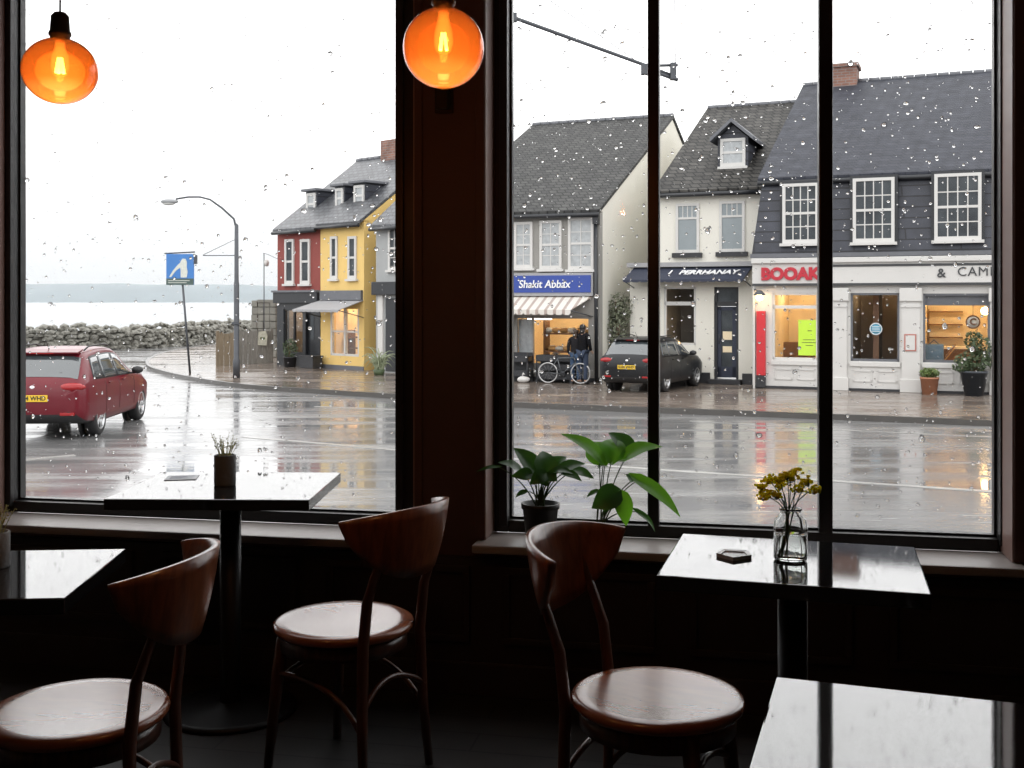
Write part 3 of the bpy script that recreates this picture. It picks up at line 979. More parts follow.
def stripe(pts, w, name='road_marking'):
    p = smooth_line([ground(*q) for q in pts], 5)
    vs, fs = [], []
    for i, v in enumerate(p):
        t = (p[min(i + 1, len(p) - 1)] - p[max(i - 1, 0)]).normalized()
        s = Vector((-t.y, t.x, 0)) * w / 2
        for z in (ROAD + .001, ROAD + .007):
            vs += [(v.x + s.x, v.y + s.y, z), (v.x - s.x, v.y - s.y, z)]
    for i in range(len(p) - 1):
        o = i * 4
        fs += [(o + 2, o + 3, o + 7, o + 6), (o, o + 4, o + 5, o + 1), (o, o + 2, o + 6, o + 4), (o + 1, o + 5, o + 7, o + 3)]
    fs += [(0, 1, 3, 2), (len(vs) - 4, len(vs) - 2, len(vs) - 1, len(vs) - 3)]
    o = MB().add(vs, fs).build(name, m_line); o['kind'] = 'structure'
    return o


stripe([(244, 437), (320, 443.5), (395, 450), (512, 459), (660, 470), (830, 481), (1010, 493)], .12)
stripe([(315, 406.6), (350, 408), (405, 410.5)], .10)
stripe([(10, 462), (45, 458), (75, 455.5)], .14)
stripe([(690, 421), (820, 429), (1010, 438)], .05)

# ------------------------------------------------------------------ sea, hills and mist
def sea_mat():
    m = bpy.data.materials.new('grey_sea_water')
    nt, n, l = nodes_of(m); b = n['Principled BSDF']
    b.inputs['Base Color'].default_value = (0.20, 0.23, 0.25, 1); b.inputs['Roughness'].default_value = .18; b.inputs['IOR'].default_value = 1.33
    tc = n.new('ShaderNodeTexCoord'); mp = n.new('ShaderNodeMapping'); mp.inputs['Scale'].default_value = (.05, .12, 1); l.new(tc.outputs['Object'], mp.inputs[0])
    t = n.new('ShaderNodeTexNoise'); t.inputs['Scale'].default_value = 3; t.inputs['Detail'].default_value = 6; l.new(mp.outputs[0], t.inputs['Vector'])
    bp = n.new('ShaderNodeBump'); bp.inputs['Strength'].default_value = .03; bp.inputs['Distance'].default_value = .3; l.new(t.outputs['Fac'], bp.inputs['Height']); l.new(bp.outputs[0], b.inputs['Normal'])
    return m


setting('sea', MB().add([(-3500, 62, -4), (2500, 62, -4), (2500, 3200, -4), (-3500, 3200, -4)], [(0, 1, 2, 3)]), sea_mat())
m_hill = M('far_hillside', (0.13, 0.165, 0.18), .9, var=(.01, .3))
rg = random.Random(4)
vs, fs = [], []
NX, NY = 90, 10
for j in range(NY + 1):
    for i in range(NX + 1):
        x = -2300 + 3300 * i / NX
        y = 2500 + 500 * j / NY
        px = 512 + x / 2500 * FPX
        base = 47 * max(0.0, 1 - max(0, (px - 130)) / 260) + 18 * max(0, 1 - abs(px - 330) / 260)
        h = base * math.sin(PI * j / NY) ** .7 * (1 + .22 * mnoise.noise((x * .004, y * .004, 0)) + .08 * mnoise.noise((x * .02, y * .02, 3)))
        vs.append((x, y, -5 + max(0, h)))
for j in range(NY):
    for i in range(NX):
        a = j * (NX + 1) + i
        fs.append((a, a + 1, a + NX + 2, a + NX + 1))
o = MB().add(vs, fs, 0, True).build('hills', m_hill); o['kind'] = 'structure'; o['label'] = 'low misty headland beyond the sea'


def mist_mat():
    m = bpy.data.materials.new('sea_mist')
    nt, n, l = nodes_of(m); n.remove(n['Principled BSDF'])
    v = n.new('ShaderNodeVolumeScatter'); v.inputs['Color'].default_value = (.92, .965, 1, 1); v.inputs['Density'].default_value = .00016; v.inputs['Anisotropy'].default_value = 0.2
    l.new(v.outputs[0], n['Material Output'].inputs['Volume'])
    return m


o = MB().box(-2400, 600, 300, 2480, -3.5, 130).build('mist', mist_mat())
tag(o, 'pale rain mist hanging over the sea before the far headland', 'mist', kind='stuff')

# rubble sea wall: a core with face stones and a rough coping
path = [ground(x, y) for x, y in ((-70, 354), (22, 352), (80, 350.5), (140, 348.5), (190, 345.5), (225, 342.5), (262, 339), (330, 336))]
sw = smooth_line(path, 5)
mb = MB()
rg = random.Random(11)
vs, fs = [], []
HWL = 1.0
for i, v in enumerate(sw):
    t = (sw[min(i + 1, len(sw) - 1)] - sw[max(i - 1, 0)]).normalized()
    nn = Vector((-t.y, t.x, 0))
    for (k, z) in ((0, ROAD - .1), (.06, ROAD + HWL - .1), (.44, ROAD + HWL - .1), (.5, ROAD - .1)):
        vs.append((v.x + nn.x * k, v.y + nn.y * k, z))
for i in range(len(sw) - 1):
    for j in range(3):
        fs.append((i * 4 + j, i * 4 + j + 1, i * 4 + 5 + j, i * 4 + 4 + j))
mb.add(vs, fs)
for i in range(len(sw) - 1):
    a, b = sw[i], sw[i + 1]
    L = (b - a).length
    t = (b - a).normalized(); nn = Vector((-t.y, t.x, 0))
    s = 0
    while s < L + .2:
        q = a + t * s
        bulge = .16 * mnoise.noise((q.x * .75, q.y * .75, 0)) + .10 * mnoise.noise((q.x * 2.1, q.y * 2.1, 5))
        for row in range(6):
            top = row >= 4
            z = ROAD + .08 + row * .19 * (1 + bulge) + rg.uniform(-.08, .08)
            c = a + t * (s + rg.uniform(-.2, .2)) + nn * (rg.uniform(-.10, .05) - bulge * .8 + (.22 if row == 5 else 0))
            mb.blob((c.x, c.y, z), (rg.uniform(.12, .26), .20 + (.08 if top else 0), rg.uniform(.10, .16)), 1, .22, rg=rg, smooth=False)
        s += rg.uniform(.24, .36)
o = mb.build('sea_wall', m_stone); o['kind'] = 'structure'; o['label'] = 'low rubble stone wall between road and sea'


# ------------------------------------------------------------------ street furniture
def lamp_post():
    b = ground(236.5, 378, PAVE)
    t = thing('street_lamp', 'tall grey street lamp post with curved arm at the pavement corner', 'street lamp', b)
    H = (CZ - (225 - HY) / FPX * b.y) - PAVE
    MB().lathe([(0, 0), (.10, 0), (.10, .5), (.078, .55), (.075, H * .62), (.062, H * .63), (.055, H), (0, H + .05)], 16).build('post', m_steel, t)
    k = b.y / FPX
    P = lambda px, py: Vector(((px - 236.5) * k, 0, (225 - py) * k + H))
    MB().tube([P(236.5, 230), P(234, 219), P(222, 208), P(210, 199.5), P(200, 197), P(188, 197), P(176, 199)], [.03] * 3 + [.026] * 4, 10).build('arm', m_steel, t)
    h = MB().blob((0, 0, 0), (.26, .10, .075), 2)
    ho = h.build('lamp_head', M('lamp_head_grey', (.30, .31, .32), .5, var=(8, .2)), t); ho.location = P(169.5, 201.5)
    MB().blob((-.02, 0, -.05), (.19, .08, .06), 2).build('lens', M('lamp_lens', (.55, .55, .53), .3, var=(8, .1)), ho)
    MB().tube([P(236, 255.5), P(203, 255.5)], .014, 6).build('bracket', m_steel, t)
    MB().tube([P(236, 239), P(203, 255)], .009, 6).build('stay', m_steel, t)
    MB().box(-.11, .11, -.11, .11, H * .35, H * .355 + .05).build('clamp', m_steel, t)


lamp_post()


def picture_sign():
    b = ground(190, 373, PAVE); k = b.y / FPX
    t = thing('picture_sign', 'blue square picture sign on a thin leaning pole by the sea wall', 'sign', b)
    P = lambda px, py, d=0: Vector(((px - 190) * k, d, (373 - py) * k))
    MB().tube([P(190, 373), P(181, 268, .03)], .033, 10).build('pole', m_steel, t)
    a, z0, z1 = P(166.5, 0).x, P(0, 285).z, P(0, 254).z
    c = P(194, 0).x
    MB().box(a, c, -.03, .03, z0, z1, bev=.006).build('board', M('sign_blue', (.055, .20, .52), .4, var=(3, .2)), t)
    bo = t.children[-1]
    bo['label'] = 'blue sign board'
    MB().box(a, c, -.034, -.03, z0, P(0, 278.5).z).build('caption_strip', M('sign_dark_green', (.07, .11, .10), .5, var=(20, .4)), bo)
    f = MB()
    # pale figure: rounded head, tapering body and a long arm reaching down
    f.prism([P(q, r).xz for q, r in ((181, 261), (183, 258.5), (186, 259), (187.3, 262), (187, 267), (188, 272), (187, 277.5), (181, 277.5), (181, 271), (180.5, 266))], 'y', -.038, -.03)
    f.prism([P(q, r).xz for q, r in ((182.5, 261), (178, 265), (173, 271), (169.5, 277), (171.5, 277), (176, 271), (182, 266.5))], 'y', -.037, -.031)
    for q in range(2):
        f.box(P(168.5, 0).x, P(190 - 3 * q, 0).x, -.037, -.033, P(0, 280.6 + q * 2).z - .012, P(0, 280.6 + q * 2).z + .006)
    f.build('pale_figure', M('sign_pale_paint', (.62, .64, .58), .5, var=(30, .35)), bo)
    MB().tube([P(164.5, 253.5), P(195, 252)], .022, 8).build('top_bar', m_steel, t)
    MB().box(P(194.4, 0).x, P(197, 0).x, -.05, .05, P(0, 264).z, P(0, 255).z).build('hook_bracket', m_steel, t)


picture_sign()


def small_lantern():
    b = ground(264, 362, PAVE); k = b.y / FPX
    t = thing('lantern_post', 'slender post with a hanging white lantern left of the red house', 'lamp post', b)
    P = lambda px, py: Vector(((px - 264) * k, 0, (362 - py) * k))
    MB().tube([P(264, 362), P(264, 253)], .018, 8).build('post', m_steel, t)
    MB().tube([P(263, 253), P(268, 254.5), P(280, 260), P(300, 270)], .010, 6).build('wire', m_steel, t)
    l = MB().lathe([(0, .10), (.05, .09), (.10, 0), (.075, -.14), (0, -.16)], 12, mat=Matrix.Translation(P(266.5, 262)))
    l.build('lantern', M('lantern_white', (.6, .6, .58), .4, var=(10, .1)), t)


small_lantern()


def overhead_arm():
    # lamp mast standing behind the pillar, a long arm sloping over the street
    Y = 16.0
    k = Y / FPX
    bx = (452 - 512) * k
    t = thing('overhead_street_arm', 'thin overhead street arm with small fittings and stay wires against the sky', 'street arm', (bx, Y, ROAD))
    P = lambda px, py, d=0: Vector(((px - 452) * k, d, CZ - ROAD - (py - HY) * k))
    MB().tube([(0, 0, 0), P(452, -90)], [.08, .05], 12).build('mast', m_steel, t)
    MB().tube([P(452, -6), P(512, 17), P(642, 64), P(676, 77)], [.035, .03, .026, .024], 8).build('arm', m_steel, t)
    MB().box(P(510, 0).x, P(517, 0).x, -.05, .05, P(0, 22).z, P(0, 13).z, bev=.01).build('collar', m_steel, t)
    MB().box(P(641, 0).x, P(650, 0).x, -.05, .05, P(0, 75).z, P(0, 64).z, bev=.01).build('clamp', m_steel, t)
    MB().tube([P(644, 66), P(678, 65)], .022, 6).build('top_rail', m_steel, t)
    MB().tube([P(650, 70), P(678, 80)], .03, 6).build('lower_rail', m_steel, t)
    MB().box(P(670, 0).x, P(676, 0).x, -.06, .06, P(0, 80).z, P(0, 63).z, bev=.01).build('end_fitting', m_steel, t)
    MB().tube([P(452, -68), P(642, 65)], .006, 5).build('stay_wire', m_steel, t)
    MB().tube([P(672, -160), P(675.5, 64)], .006, 5).build('drop_wire', m_steel, t)
    MB().tube([P(452, -90), P(672, -160), P(1500, -250)], .008, 5).build('span_cable', m_steel, t)


overhead_arm()

# ------------------------------------------------------------------ building kit
def house_window(parent, u0, u1, z0, z1, cols, rows, t=0.0, fm=None, pm=None, fr=.06, sash=True, sill=True, bar=.022, toprow=None, name='window'):
    fm = fm or m_white
    f = MB()
    a, b = t - .05, t + .03
    f.box(u0, u0 + fr, a, b, z0, z1); f.box(u1 - fr, u1, a, b, z0, z1)
    f.box(u0 + fr, u1 - fr, a, b, z1 - fr, z1); f.box(u0 + fr, u1 - fr, a, b, z0, z0 + fr * 1.2)
    zm = (z0 + z1) / 2 if toprow is None else z1 - (z1 - z0) * toprow
    if sash:
        f.box(u0 + fr, u1 - fr, a + .008, b, zm - fr * .4, zm + fr * .4)
    for i in range(1, cols):
        x = u0 + fr + (u1 - u0 - 2 * fr) * i / cols
        f.box(x - bar / 2, x + bar / 2, a + .018, b - .01, (zm if toprow else z0 + fr), z1 - fr)
    for i in range(1, rows):
        if rows % 2 == 0 and i == rows // 2:
            continue
        z = z0 + fr + (z1 - z0 - 2 * fr) * i / rows
        f.box(u0 + fr, u1 - fr, a + .02, b - .012, z - bar / 2, z + bar / 2)
    if sill:
        f.box(u0 - .06, u1 + .06, t - .11, t + .02, z0 - .07, z0)
    w = f.build(name, fm, parent)
    MB().box(u0 + fr * .5, u1 - fr * .5, t - .022, t - .012, z0 + fr * .5, z1 - fr * .5).build('pane', pm or m_win, w)
    return w


def walled(mb, u0, u1, z0, z1, t0, t1, holes):
    us = sorted({u0, u1, *[h[0] for h in holes], *[h[1] for h in holes]})
    zs = sorted({z0, z1, *[h[2] for h in holes], *[h[3] for h in holes]})
    us = [u for u in us if u0 <= u <= u1]; zs = [z for z in zs if z0 <= z <= z1]
    for za, zb in zip(zs, zs[1:]):
        run = None
        for ua, ub in list(zip(us, us[1:])) + [(None, None)]:
            solid = ua is not None and not any(h[0] - 1e-6 <= ua and ub <= h[1] + 1e-6 and h[2] - 1e-6 <= za and zb <= h[3] + 1e-6 for h in holes)
            if solid and run is None:
                run = ua
            if not solid and run is not None:
                mb.box(run, prev, t0, t1, za, zb); run = None
            prev = ub
    return mb


def shop_room(parent, u0, u1, z0, z1, t0, depth, wall=None, lamp=True):
    e = .05
    z1 = z1 + .4
    m = MB()
    m.box(u0 - e, u1 + e, t0 + depth, t0 + depth + e, z0 - e, z1 + e)
    m.box(u0 - e, u0, t0, t0 + depth, z0 - e, z1 + e); m.box(u1, u1 + e, t0, t0 + depth, z0 - e, z1 + e)
    m.box(u0, u1, t0, t0 + depth, z0 - e, z0); m.box(u0, u1, t0, t0 + depth, z1, z1 + e)
    r = m.build('shop_interior', wall or m_shoproom, parent)
    if lamp:
        n = max(1, int((u1 - u0) / 1.2))
        for i in range(n):
            x = u0 + (u1 - u0) * (i + .5) / n
            MB().lathe([(0, z1 - .01), (.13, z1 - .01), (.15, z1 - .05), (.12, z1 - .09), (0, z1 - .10)], 16, mat=Matrix.Translation((x, t0 + depth * .5, 0))).build('ceiling_light', m_glow, r)
    return r


def gable(root, Wd, D, zE, zR, m_front, m_side, m_roof, holes=(), over=.22, verge=.06, z0=0, roof_u=None, zf=None, name_front='front_wall'):
    fw = walled(MB(), 0, Wd, z0, zE if zf is None else zf, 0, .22, list(holes))
    f = fw.build(name_front, m_front, root)
    pent = [(.22, z0), (2 * D, z0), (2 * D, zE), (D, zR), (0.0, zE), (0, zE - .05), (.22, zE - .05)]
    for x in (0, Wd - .2):
        MB().prism(pent, 'x', x, x + .2).build('gable_wall', m_side, root)
    MB().box(.2, Wd - .2, 2 * D - .2, 2 * D, z0, zE).build('back_wall', m_side, root)
    s = (zR - zE) / D
    th = .10
    r = MB()
    u0, u1 = (roof_u or (-verge, Wd + verge))
    r.prism([(-over, zE - s * over + .02), (D, zR + .02), (D, zR + .02 + th), (-over, zE - s * over + th + .02)], 'x', u0, u1)
    r.prism([(2 * D + over, zE - s * over + .02), (2 * D + over, zE - s * over + th + .02), (D, zR + .02 + th), (D, zR + .02)], 'x', u0, u1)
    ro = r.build('roof', m_roof, root)
    g = MB()
    n = max(4, int((u1 - u0) / .33))
    for i in range(n):
        a, b = u0 + (u1 - u0) * i / n, u0 + (u1 - u0) * (i + 1) / n
        g.tube([(a + .01, D, zR + th + .01), (b - .01, D, zR + th + .01)], .085, 8)
    g.build('ridge_tile', m_lead, ro)
    gt = MB().tube([(u0, -over - .02, zE - s * over - .01), (u1, -over - .02, zE - s * over - .01)], .06, 8)
    gt.build('gutter', m_black, root)
    return f


def lettering(parent, txt, u, t, z, size, mat, name='lettering', shear=0, bold=0, spacing=1, width=None, rotx=0, depth=.012):
    vs, fs = text_mesh(txt, size, shear, depth, bold, spacing)
    if width:
        w = max(v[0] for v in vs) - min(v[0] for v in vs)
        k = width / w
        vs = [(v[0] * k, v[1], v[2]) for v in vs]
    mt = Matrix.Translation((u, t, z)) @ Matrix.Rotation(rotx, 4, 'X')
    return MB().add(vs, fs, 0, False, mt).build(name, mat, parent)


FR = Frame(0, 30.2, -22.78, PAVE)
YAW = FR.a


def sub_frame(u0, t0=0.0, base=FR):
    w = base.world(u0, t0)
    return Frame(w.x, w.y, math.degrees(base.a), base.zb)


def root_at(F, name, label, cat, group=None):
    return thing(name, label, cat, (F.o.x, F.o.y, F.zb), F.a, group)


def stripes_mat():
    m = bpy.data.materials.new('striped_awning_canvas')
    nt, n, l = nodes_of(m); b = n['Principled BSDF']; b.inputs['Roughness'].default_value = .7
    tc = n.new('ShaderNodeTexCoord'); w = n.new('ShaderNodeTexWave'); w.wave_profile = 'SIN'; w.inputs['Scale'].default_value = 1.25; l.new(tc.outputs['Object'], w.inputs['Vector'])
    r = n.new('ShaderNodeValToRGB'); r.color_ramp.interpolation = 'CONSTANT'
    r.color_ramp.elements[0].color = (.66, .63, .58, 1); r.color_ramp.elements[1].position = .74; r.color_ramp.elements[1].color = (.40, .33, .29, 1)
    l.new(w.outputs['Fac'], r.inputs[0]); l.new(r.outputs[0], b.inputs['Base Color'])
    return m


def awning(parent, F, ua0, ub0, zt, ua1, ub1, zb_, out, mat, val=.12, valmat=None, t=0):
    a = MB()
    vs = [(ua0, t, zt), (ub0, t, zt), (ub1, t - out, zb_), (ua1, t - out, zb_)]
    vs2 = [(x, y, z - .025) for x, y, z in vs]
    a.add(vs + vs2, [(0, 1, 2, 3), (7, 6, 5, 4), (0, 4, 5, 1), (1, 5, 6, 2), (2, 6, 7, 3), (3, 7, 4, 0)])
    o = a.build('awning', mat, parent)
    v = MB(); n = max(4, int((ub1 - ua1) / .22))
    for i in range(n):
        x0, x1 = ua1 + (ub1 - ua1) * i / n, ua1 + (ub1 - ua1) * (i + 1) / n
        v.prism([(x0, zb_), (x1, zb_), (x1, zb_ - val * .7), (x1 - (x1 - x0) * .2, zb_ - val), (x0 + (x1 - x0) * .2, zb_ - val), (x0, zb_ - val * .7)], 'y', t - out - .012, t - out)
    v.build('valance', valmat or mat, o)
    for x0, x1 in ((ua0, ua1), (ub0, ub1)):
        MB().tube([(x0, t, zt - .55), (x1, t - out, zb_ - .02)], .015, 6).build('awning_arm', m_steel, o)
    return o


# ------------------------------------------------------------------ BAKERY with the blue sign (grey front, cream gable)
tA = 7.6
uA0 = FR.u(534, tA); uA1 = FR.u(600)
FA = sub_frame(uA0); WA = uA1 - uA0
zEA = FA.z(600, 211); zRA = FA.z(672, 119, tA)
A = root_at(FA, 'bakery_house', 'grey fronted house with blue shop sign, striped awning and cream gable', 'building')
h0, h1 = FA.u(514), FA.u(590.5)
hz0, hz1 = FA.z(552, 366), FA.z(552, 316)
fA = gable(A, WA, tA, zEA, zRA, m_greyren, m_cream, m_slate_a, [(h0, h1, hz0, hz1)], over=.2, verge=.05)
for (a, b, t0, t1) in ((514.5, 533, 222, 268), (540, 562, 220.5, 269), (568.5, 594, 217.5, 269.5)):
    house_window(A, FA.u(a), FA.u(b), FA.z((a + b) / 2, t1), FA.z((a + b) / 2, t0), 2, 4, pm=m_lace, fr=.075)
sg = MB().box(FA.u(480), FA.u(594), -.10, -.002, FA.z(560, 296), FA.z(560, 273), bev=.01).build('sign_surround', m_canvas, A)
sb = MB().box(FA.u(482), FA.u(592), -.13, -.10, FA.z(560, 292.5), FA.z(560, 275.5)).build('sign_board', m_bluesign, A, 'bright blue shop sign board')
lettering(sb, 'Shakit Abbax', FA.u(546), -.145, FA.z(546, 284.5), .30, m_letter_w, bold=.002, shear=.15, width=FA.u(572) - FA.u(520.5))
awning(A, FA, FA.u(482), FA.u(592.5), FA.z(560, 296), FA.u(482), FA.u(592.5) - .35, FA.z(560, 296) - .36, .75, stripes_mat(), .14)
shop_room(A, h0, h1, .25, hz1, .22, 2.2)
sf = MB()
for (a, b, c, d) in ((h0, h0 + .07, hz0, hz1), (h1 - .07, h1, hz0, hz1), (FA.u(532) - .025, FA.u(532) + .025, hz0, hz1), (h0, h1, hz0, hz0 + .07), (h0, h1, hz1 - .07, hz1)):
    sf.box(a, b, .03, .12, c, d)
sfo = sf.build('shop_window_frame', m_greyren, A)
MB().box(h0, h1, .06, .068, hz0, hz1).build('pane', m_pane, sfo)
MB().tube([(FA.u(521), .5, hz1 - .08), (FA.u(545), .5, hz1 - .08)], .03, 8).build('strip_light', emit_mat('strip_light_tube', (1.0, .93, .82), 6), A)
MB().box(h0 + .05, FA.u(531.5), .20, .215, hz0 + .05, hz1 - .1).build('window_blind', m_lace, A, 'pale blind')
dp = MB().tube([(WA - .10, -.08, zEA - .15), (WA - .07, -.08, 0.05)], .05, 10)
dp.box(WA - .16, WA, -.16, -.0, zEA - .35, zEA - .1)
dp.build('drainpipe', m_black, A)
MB().box(0, WA, -.03, 0, 0, .12).build('plinth', m_plinth, A)
bs = MB()
for z in (.75, 1.25):
    bs.box(FA.u(536), FA.u(583), .55, .95, z, z + .04)
bs.box(FA.u(536), FA.u(537.5), .55, .95, .3, 1.9); bs.box(FA.u(582), FA.u(583), .55, .95, .3, 1.9)
bso = thing('display_shelf', 'wooden display shelf standing in the warm bakery window', 'shelf', A.location, A.rotation_euler.z)
bs.build('shelf_frame', m_brown, bso)
rg = random.Random(31)
m_bread = M('bread_crust', (.50, .28, .10), .7, var=(12, .3))
m_cakew = M('pale_goods', (.6, .58, .52), .6, var=(12, .2))
for i in range(11):
    x = FA.u(539 + i * 4)
    zz = .79 if i % 2 else 1.29
    o = thing('bread_loaf', 'bread loaf on the display shelf in the bakery window', 'bread', A.matrix_basis @ Vector((x, .75, zz)) if False else (FA.world(x, .72).x, FA.world(x, .72).y, FA.zb + zz), FA.a + rg.uniform(-.3, .3), 'loaves on the bakery display shelf')
    m = MB().blob((0, 0, .07), (.15, .10, .075), 2, .04, rg=rg); m.build('loaf', m_bread if i % 3 else m_cakew, o)
    m = MB()
    for q in (-.06, 0, .06):
        m.tube([(q - .02, -.05, .135), (q, 0, .148), (q + .02, .05, .135)], .008, 5)
    m.build('crust_cut', m_cakew, o)

# ------------------------------------------------------------------ PHARMACY (cream front, navy awning)
REC = 1.0
uB0 = FR.u(630, REC); uB1 = FR.u(763, REC)
FB = sub_frame(uB0, REC)
WB = uB1 - uB0
uBu = FB.u(657.5)                       # the upper storey starts here
tB = 6.4
zEB = FB.z(700, 190.5); zRB = FB.z(760, 108, tB)
B = root_at(FB, 'pharmacy_house', 'cream two-storey house with navy awning and small gabled dormer', 'building')
zc = FB.z(690, 266)
wh0, wh1 = FB.u(664), FB.u(696)
wz0, wz1 = FB.z(680, 345), FB.z(680, 287)
dh0, dh1 = FB.u(714), FB.u(738.5)
dz1 = FB.z(726, 287)
g = walled(MB(), 0, WB, 0, zc, 0, .22, [(wh0, wh1, wz0, wz1), (dh0, dh1, 0, dz1)])
g.build('ground_floor_wall', m_cream, B)
up = Frame(FB.world(uBu, 0).x, FB.world(uBu, 0).y, math.degrees(FB.a), FB.zb)
B2 = bpy.data.objects.new('upper_storey', None); C.objects.link(B2); B2.parent = B; B2.location = (uBu, 0, 0)
WU = WB - uBu
gable(B2, WU, tB, zEB, zRB, m_cream, m_cream, m_slate_b, [], over=.22, verge=.08, z0=zc)
MB().box(0, uBu, .22, 3.5, 0, zc).build('side_block', m_cream, B)
cn = MB().box(-.06, WB, -.12, 0, zc - .02, zc + .10).box(0, uBu + .05, -.02, 3.6, zc, zc + .06)
cn.build('cornice', m_canvas, B)
for (a, b, t0, t1) in ((676, 699.5, 203.5, 253), (719.5, 745, 201, 252)):
    w = house_window(B, FB.u(a), FB.u(b), FB.z((a + b) / 2, t1), FB.z((a + b) / 2, t0), 4, 1, pm=m_frost, fr=.07, toprow=.30, sill=False)
    MB().box(FB.u(a) - .08, FB.u(b) + .08, -.13, .02, FB.z((a + b) / 2, t1) - .12, FB.z((a + b) / 2, t1)).build('window_ledge', m_plinth, B)
aw = awning(B, FB, FB.u(634), FB.u(752.5), FB.z(690, 267), FB.u(634) - .12, FB.u(752.5) - .12, FB.z(690, 267) - .34, .62, m_navy, .07, m_navy)
lettering(aw, 'I   PERRHANAY', FB.u(709) - .1, -.335, FB.z(690, 267) - .155, .30, m_letter_w, shear=.25, bold=.006, width=FB.u(737) - FB.u(667), rotx=-math.atan2(.62, .34))
# shop window
sh = MB()
zt_ = FB.z(680, 303.5)
for (a, b, c, d) in ((wh0, wh0 + .06, wz0, wz1), (wh1 - .06, wh1, wz0, wz1), (wh0, wh1, wz0, wz0 + .06), (wh0, wh1, wz1 - .05, wz1), (wh0, wh1, zt_ - .05, zt_ + .05)):
    sh.box(a, b, .02, .10, c, d)
sho = sh.build('shop_window_frame', m_white, B)
MB().box(wh0, wh1, .05, .058, wz0, wz1).build('pane', m_pane, sho)
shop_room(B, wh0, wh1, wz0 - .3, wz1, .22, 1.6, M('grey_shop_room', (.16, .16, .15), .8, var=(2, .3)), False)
MB().box(FB.u(686), FB.u(694.5), 1.0, 1.3, wz0 - .3, wz0 + 1.5).build('shop_cupboard', m_shoproom, B)
MB().blob((FB.u(690), .75, wz0 + .5), .07, 2).build('display_lamp', m_glow2, B, 'warm glowing lamp in the window')
# door
dr = MB()
dza = FB.z(726, 304); dzb = .16
for (a, b, c, d) in ((dh0, dh0 + .07, 0.1, dz1), (dh1 - .07, dh1, .1, dz1), (dh0, dh1, dz1 - .06, dz1), (dh0, dh1, dza - .06, dza + .06)):
    dr.box(a, b, .04, .14, c, d)
dr.build('door_frame', m_plinth, B)
di = MB()
a, b = dh0 + .075, dh1 - .075
for (p, q, c, d) in ((a, a + .10, dzb, dza - .07), (b - .10, b, dzb, dza - .07), (a, b, dzb, dzb + .28), (a, b, dza - .17, dza - .07)):
    di.box(p, q, .08, .13, c, d)
dd = di.build('door', m_navy, B, 'dark navy glazed door')
MB().box(a + .08, b - .08, .10, .108, dzb + .25, dza - .15).build('pane', m_win, dd)
MB().box(dh0 + .07, dh1 - .07, .09, .10, dza + .06, dz1 - .06).build('fanlight', m_win, dd)
MB().tube([(a + .05, .05, 1.05), (a + .05, .05, 1.30)], .014, 8).build('handle', m_steel, dd)
for k, (z, hh) in enumerate(((1.15, .22), (.82, .16))):
    MB().box((a + b) / 2 - .11, (a + b) / 2 + .13, .094, .10, z, z + hh).build('notice', m_shoproom, dd)
MB().box(dh0 - .1, dh1 + .1, -.30, .04, 0, .12, bev=.01).build('door_step', m_plinth, B)
pl = MB(); pl.box(0, dh0 - .1, -.03, 0, 0, .28); pl.box(dh1 + .1, WB, -.03, 0, 0, .28)
pl.build('plinth', m_plinth, B)
# dormer
tD = 1.2
da, db = FB.u(716, tD), FB.u(750, tD)
dzl, dzh, dap = FB.z(733, 169, tD), FB.z(733, 138, tD), FB.z(733, 123, tD)
mid = (da + db) / 2
dm = MB()
dm.prism([(da + .05, dzl - .2), (db - .05, dzl - .2), (db - .05, dzh), (mid, dap - .05), (da + .05, dzh)], 'y', tD, tD + 3.6)
do = dm.build('dormer', m_slatewall, B, 'grey dormer cheeks')
house_window(do, FB.u(720.5, tD), FB.u(745.5, tD), FB.z(733, 166.5, tD), FB.z(733, 138.5, tD), 1, 2, t=tD, pm=m_lace, fr=.08, name='dormer_window')
dr_ = MB()
for s, e in ((-1, da - .12), (1, db + .12)):
    dr_.prism([(e, dzh - .10), (mid, dap), (mid, dap + .10), (e, dzh + .0)], 'y', tD - .25, tD + 3.7)
dr_.build('dormer_roof', m_lead, do)

# ------------------------------------------------------------------ SLATE-FRONTED SHOP (white ground floor)
uC0 = FR.u(752.5); uC1 = FR.u(1130)
FC = sub_frame(uC0); WC = uC1 - uC0
tC = 8.0
zEC = FC.z(880, 173); zRC = FC.z(876, 83.5, tC)
zM = FC.z(880, 254)
S = root_at(FC, 'slate_front_shop', 'large house with dark slate upper storey over white shopfronts', 'building')
uu = FC.u(761.5)
S2 = bpy.data.objects.new('upper_storey', None); C.objects.link(S2); S2.parent = S; S2.location = (uu, .3, 0)
gable(S2, WC - uu, tC - .3, zEC, zRC, m_slatewall, m_slatewall, m_slate_c, [], over=.25, verge=.10, z0=zM, name_front='inner_front_wall')
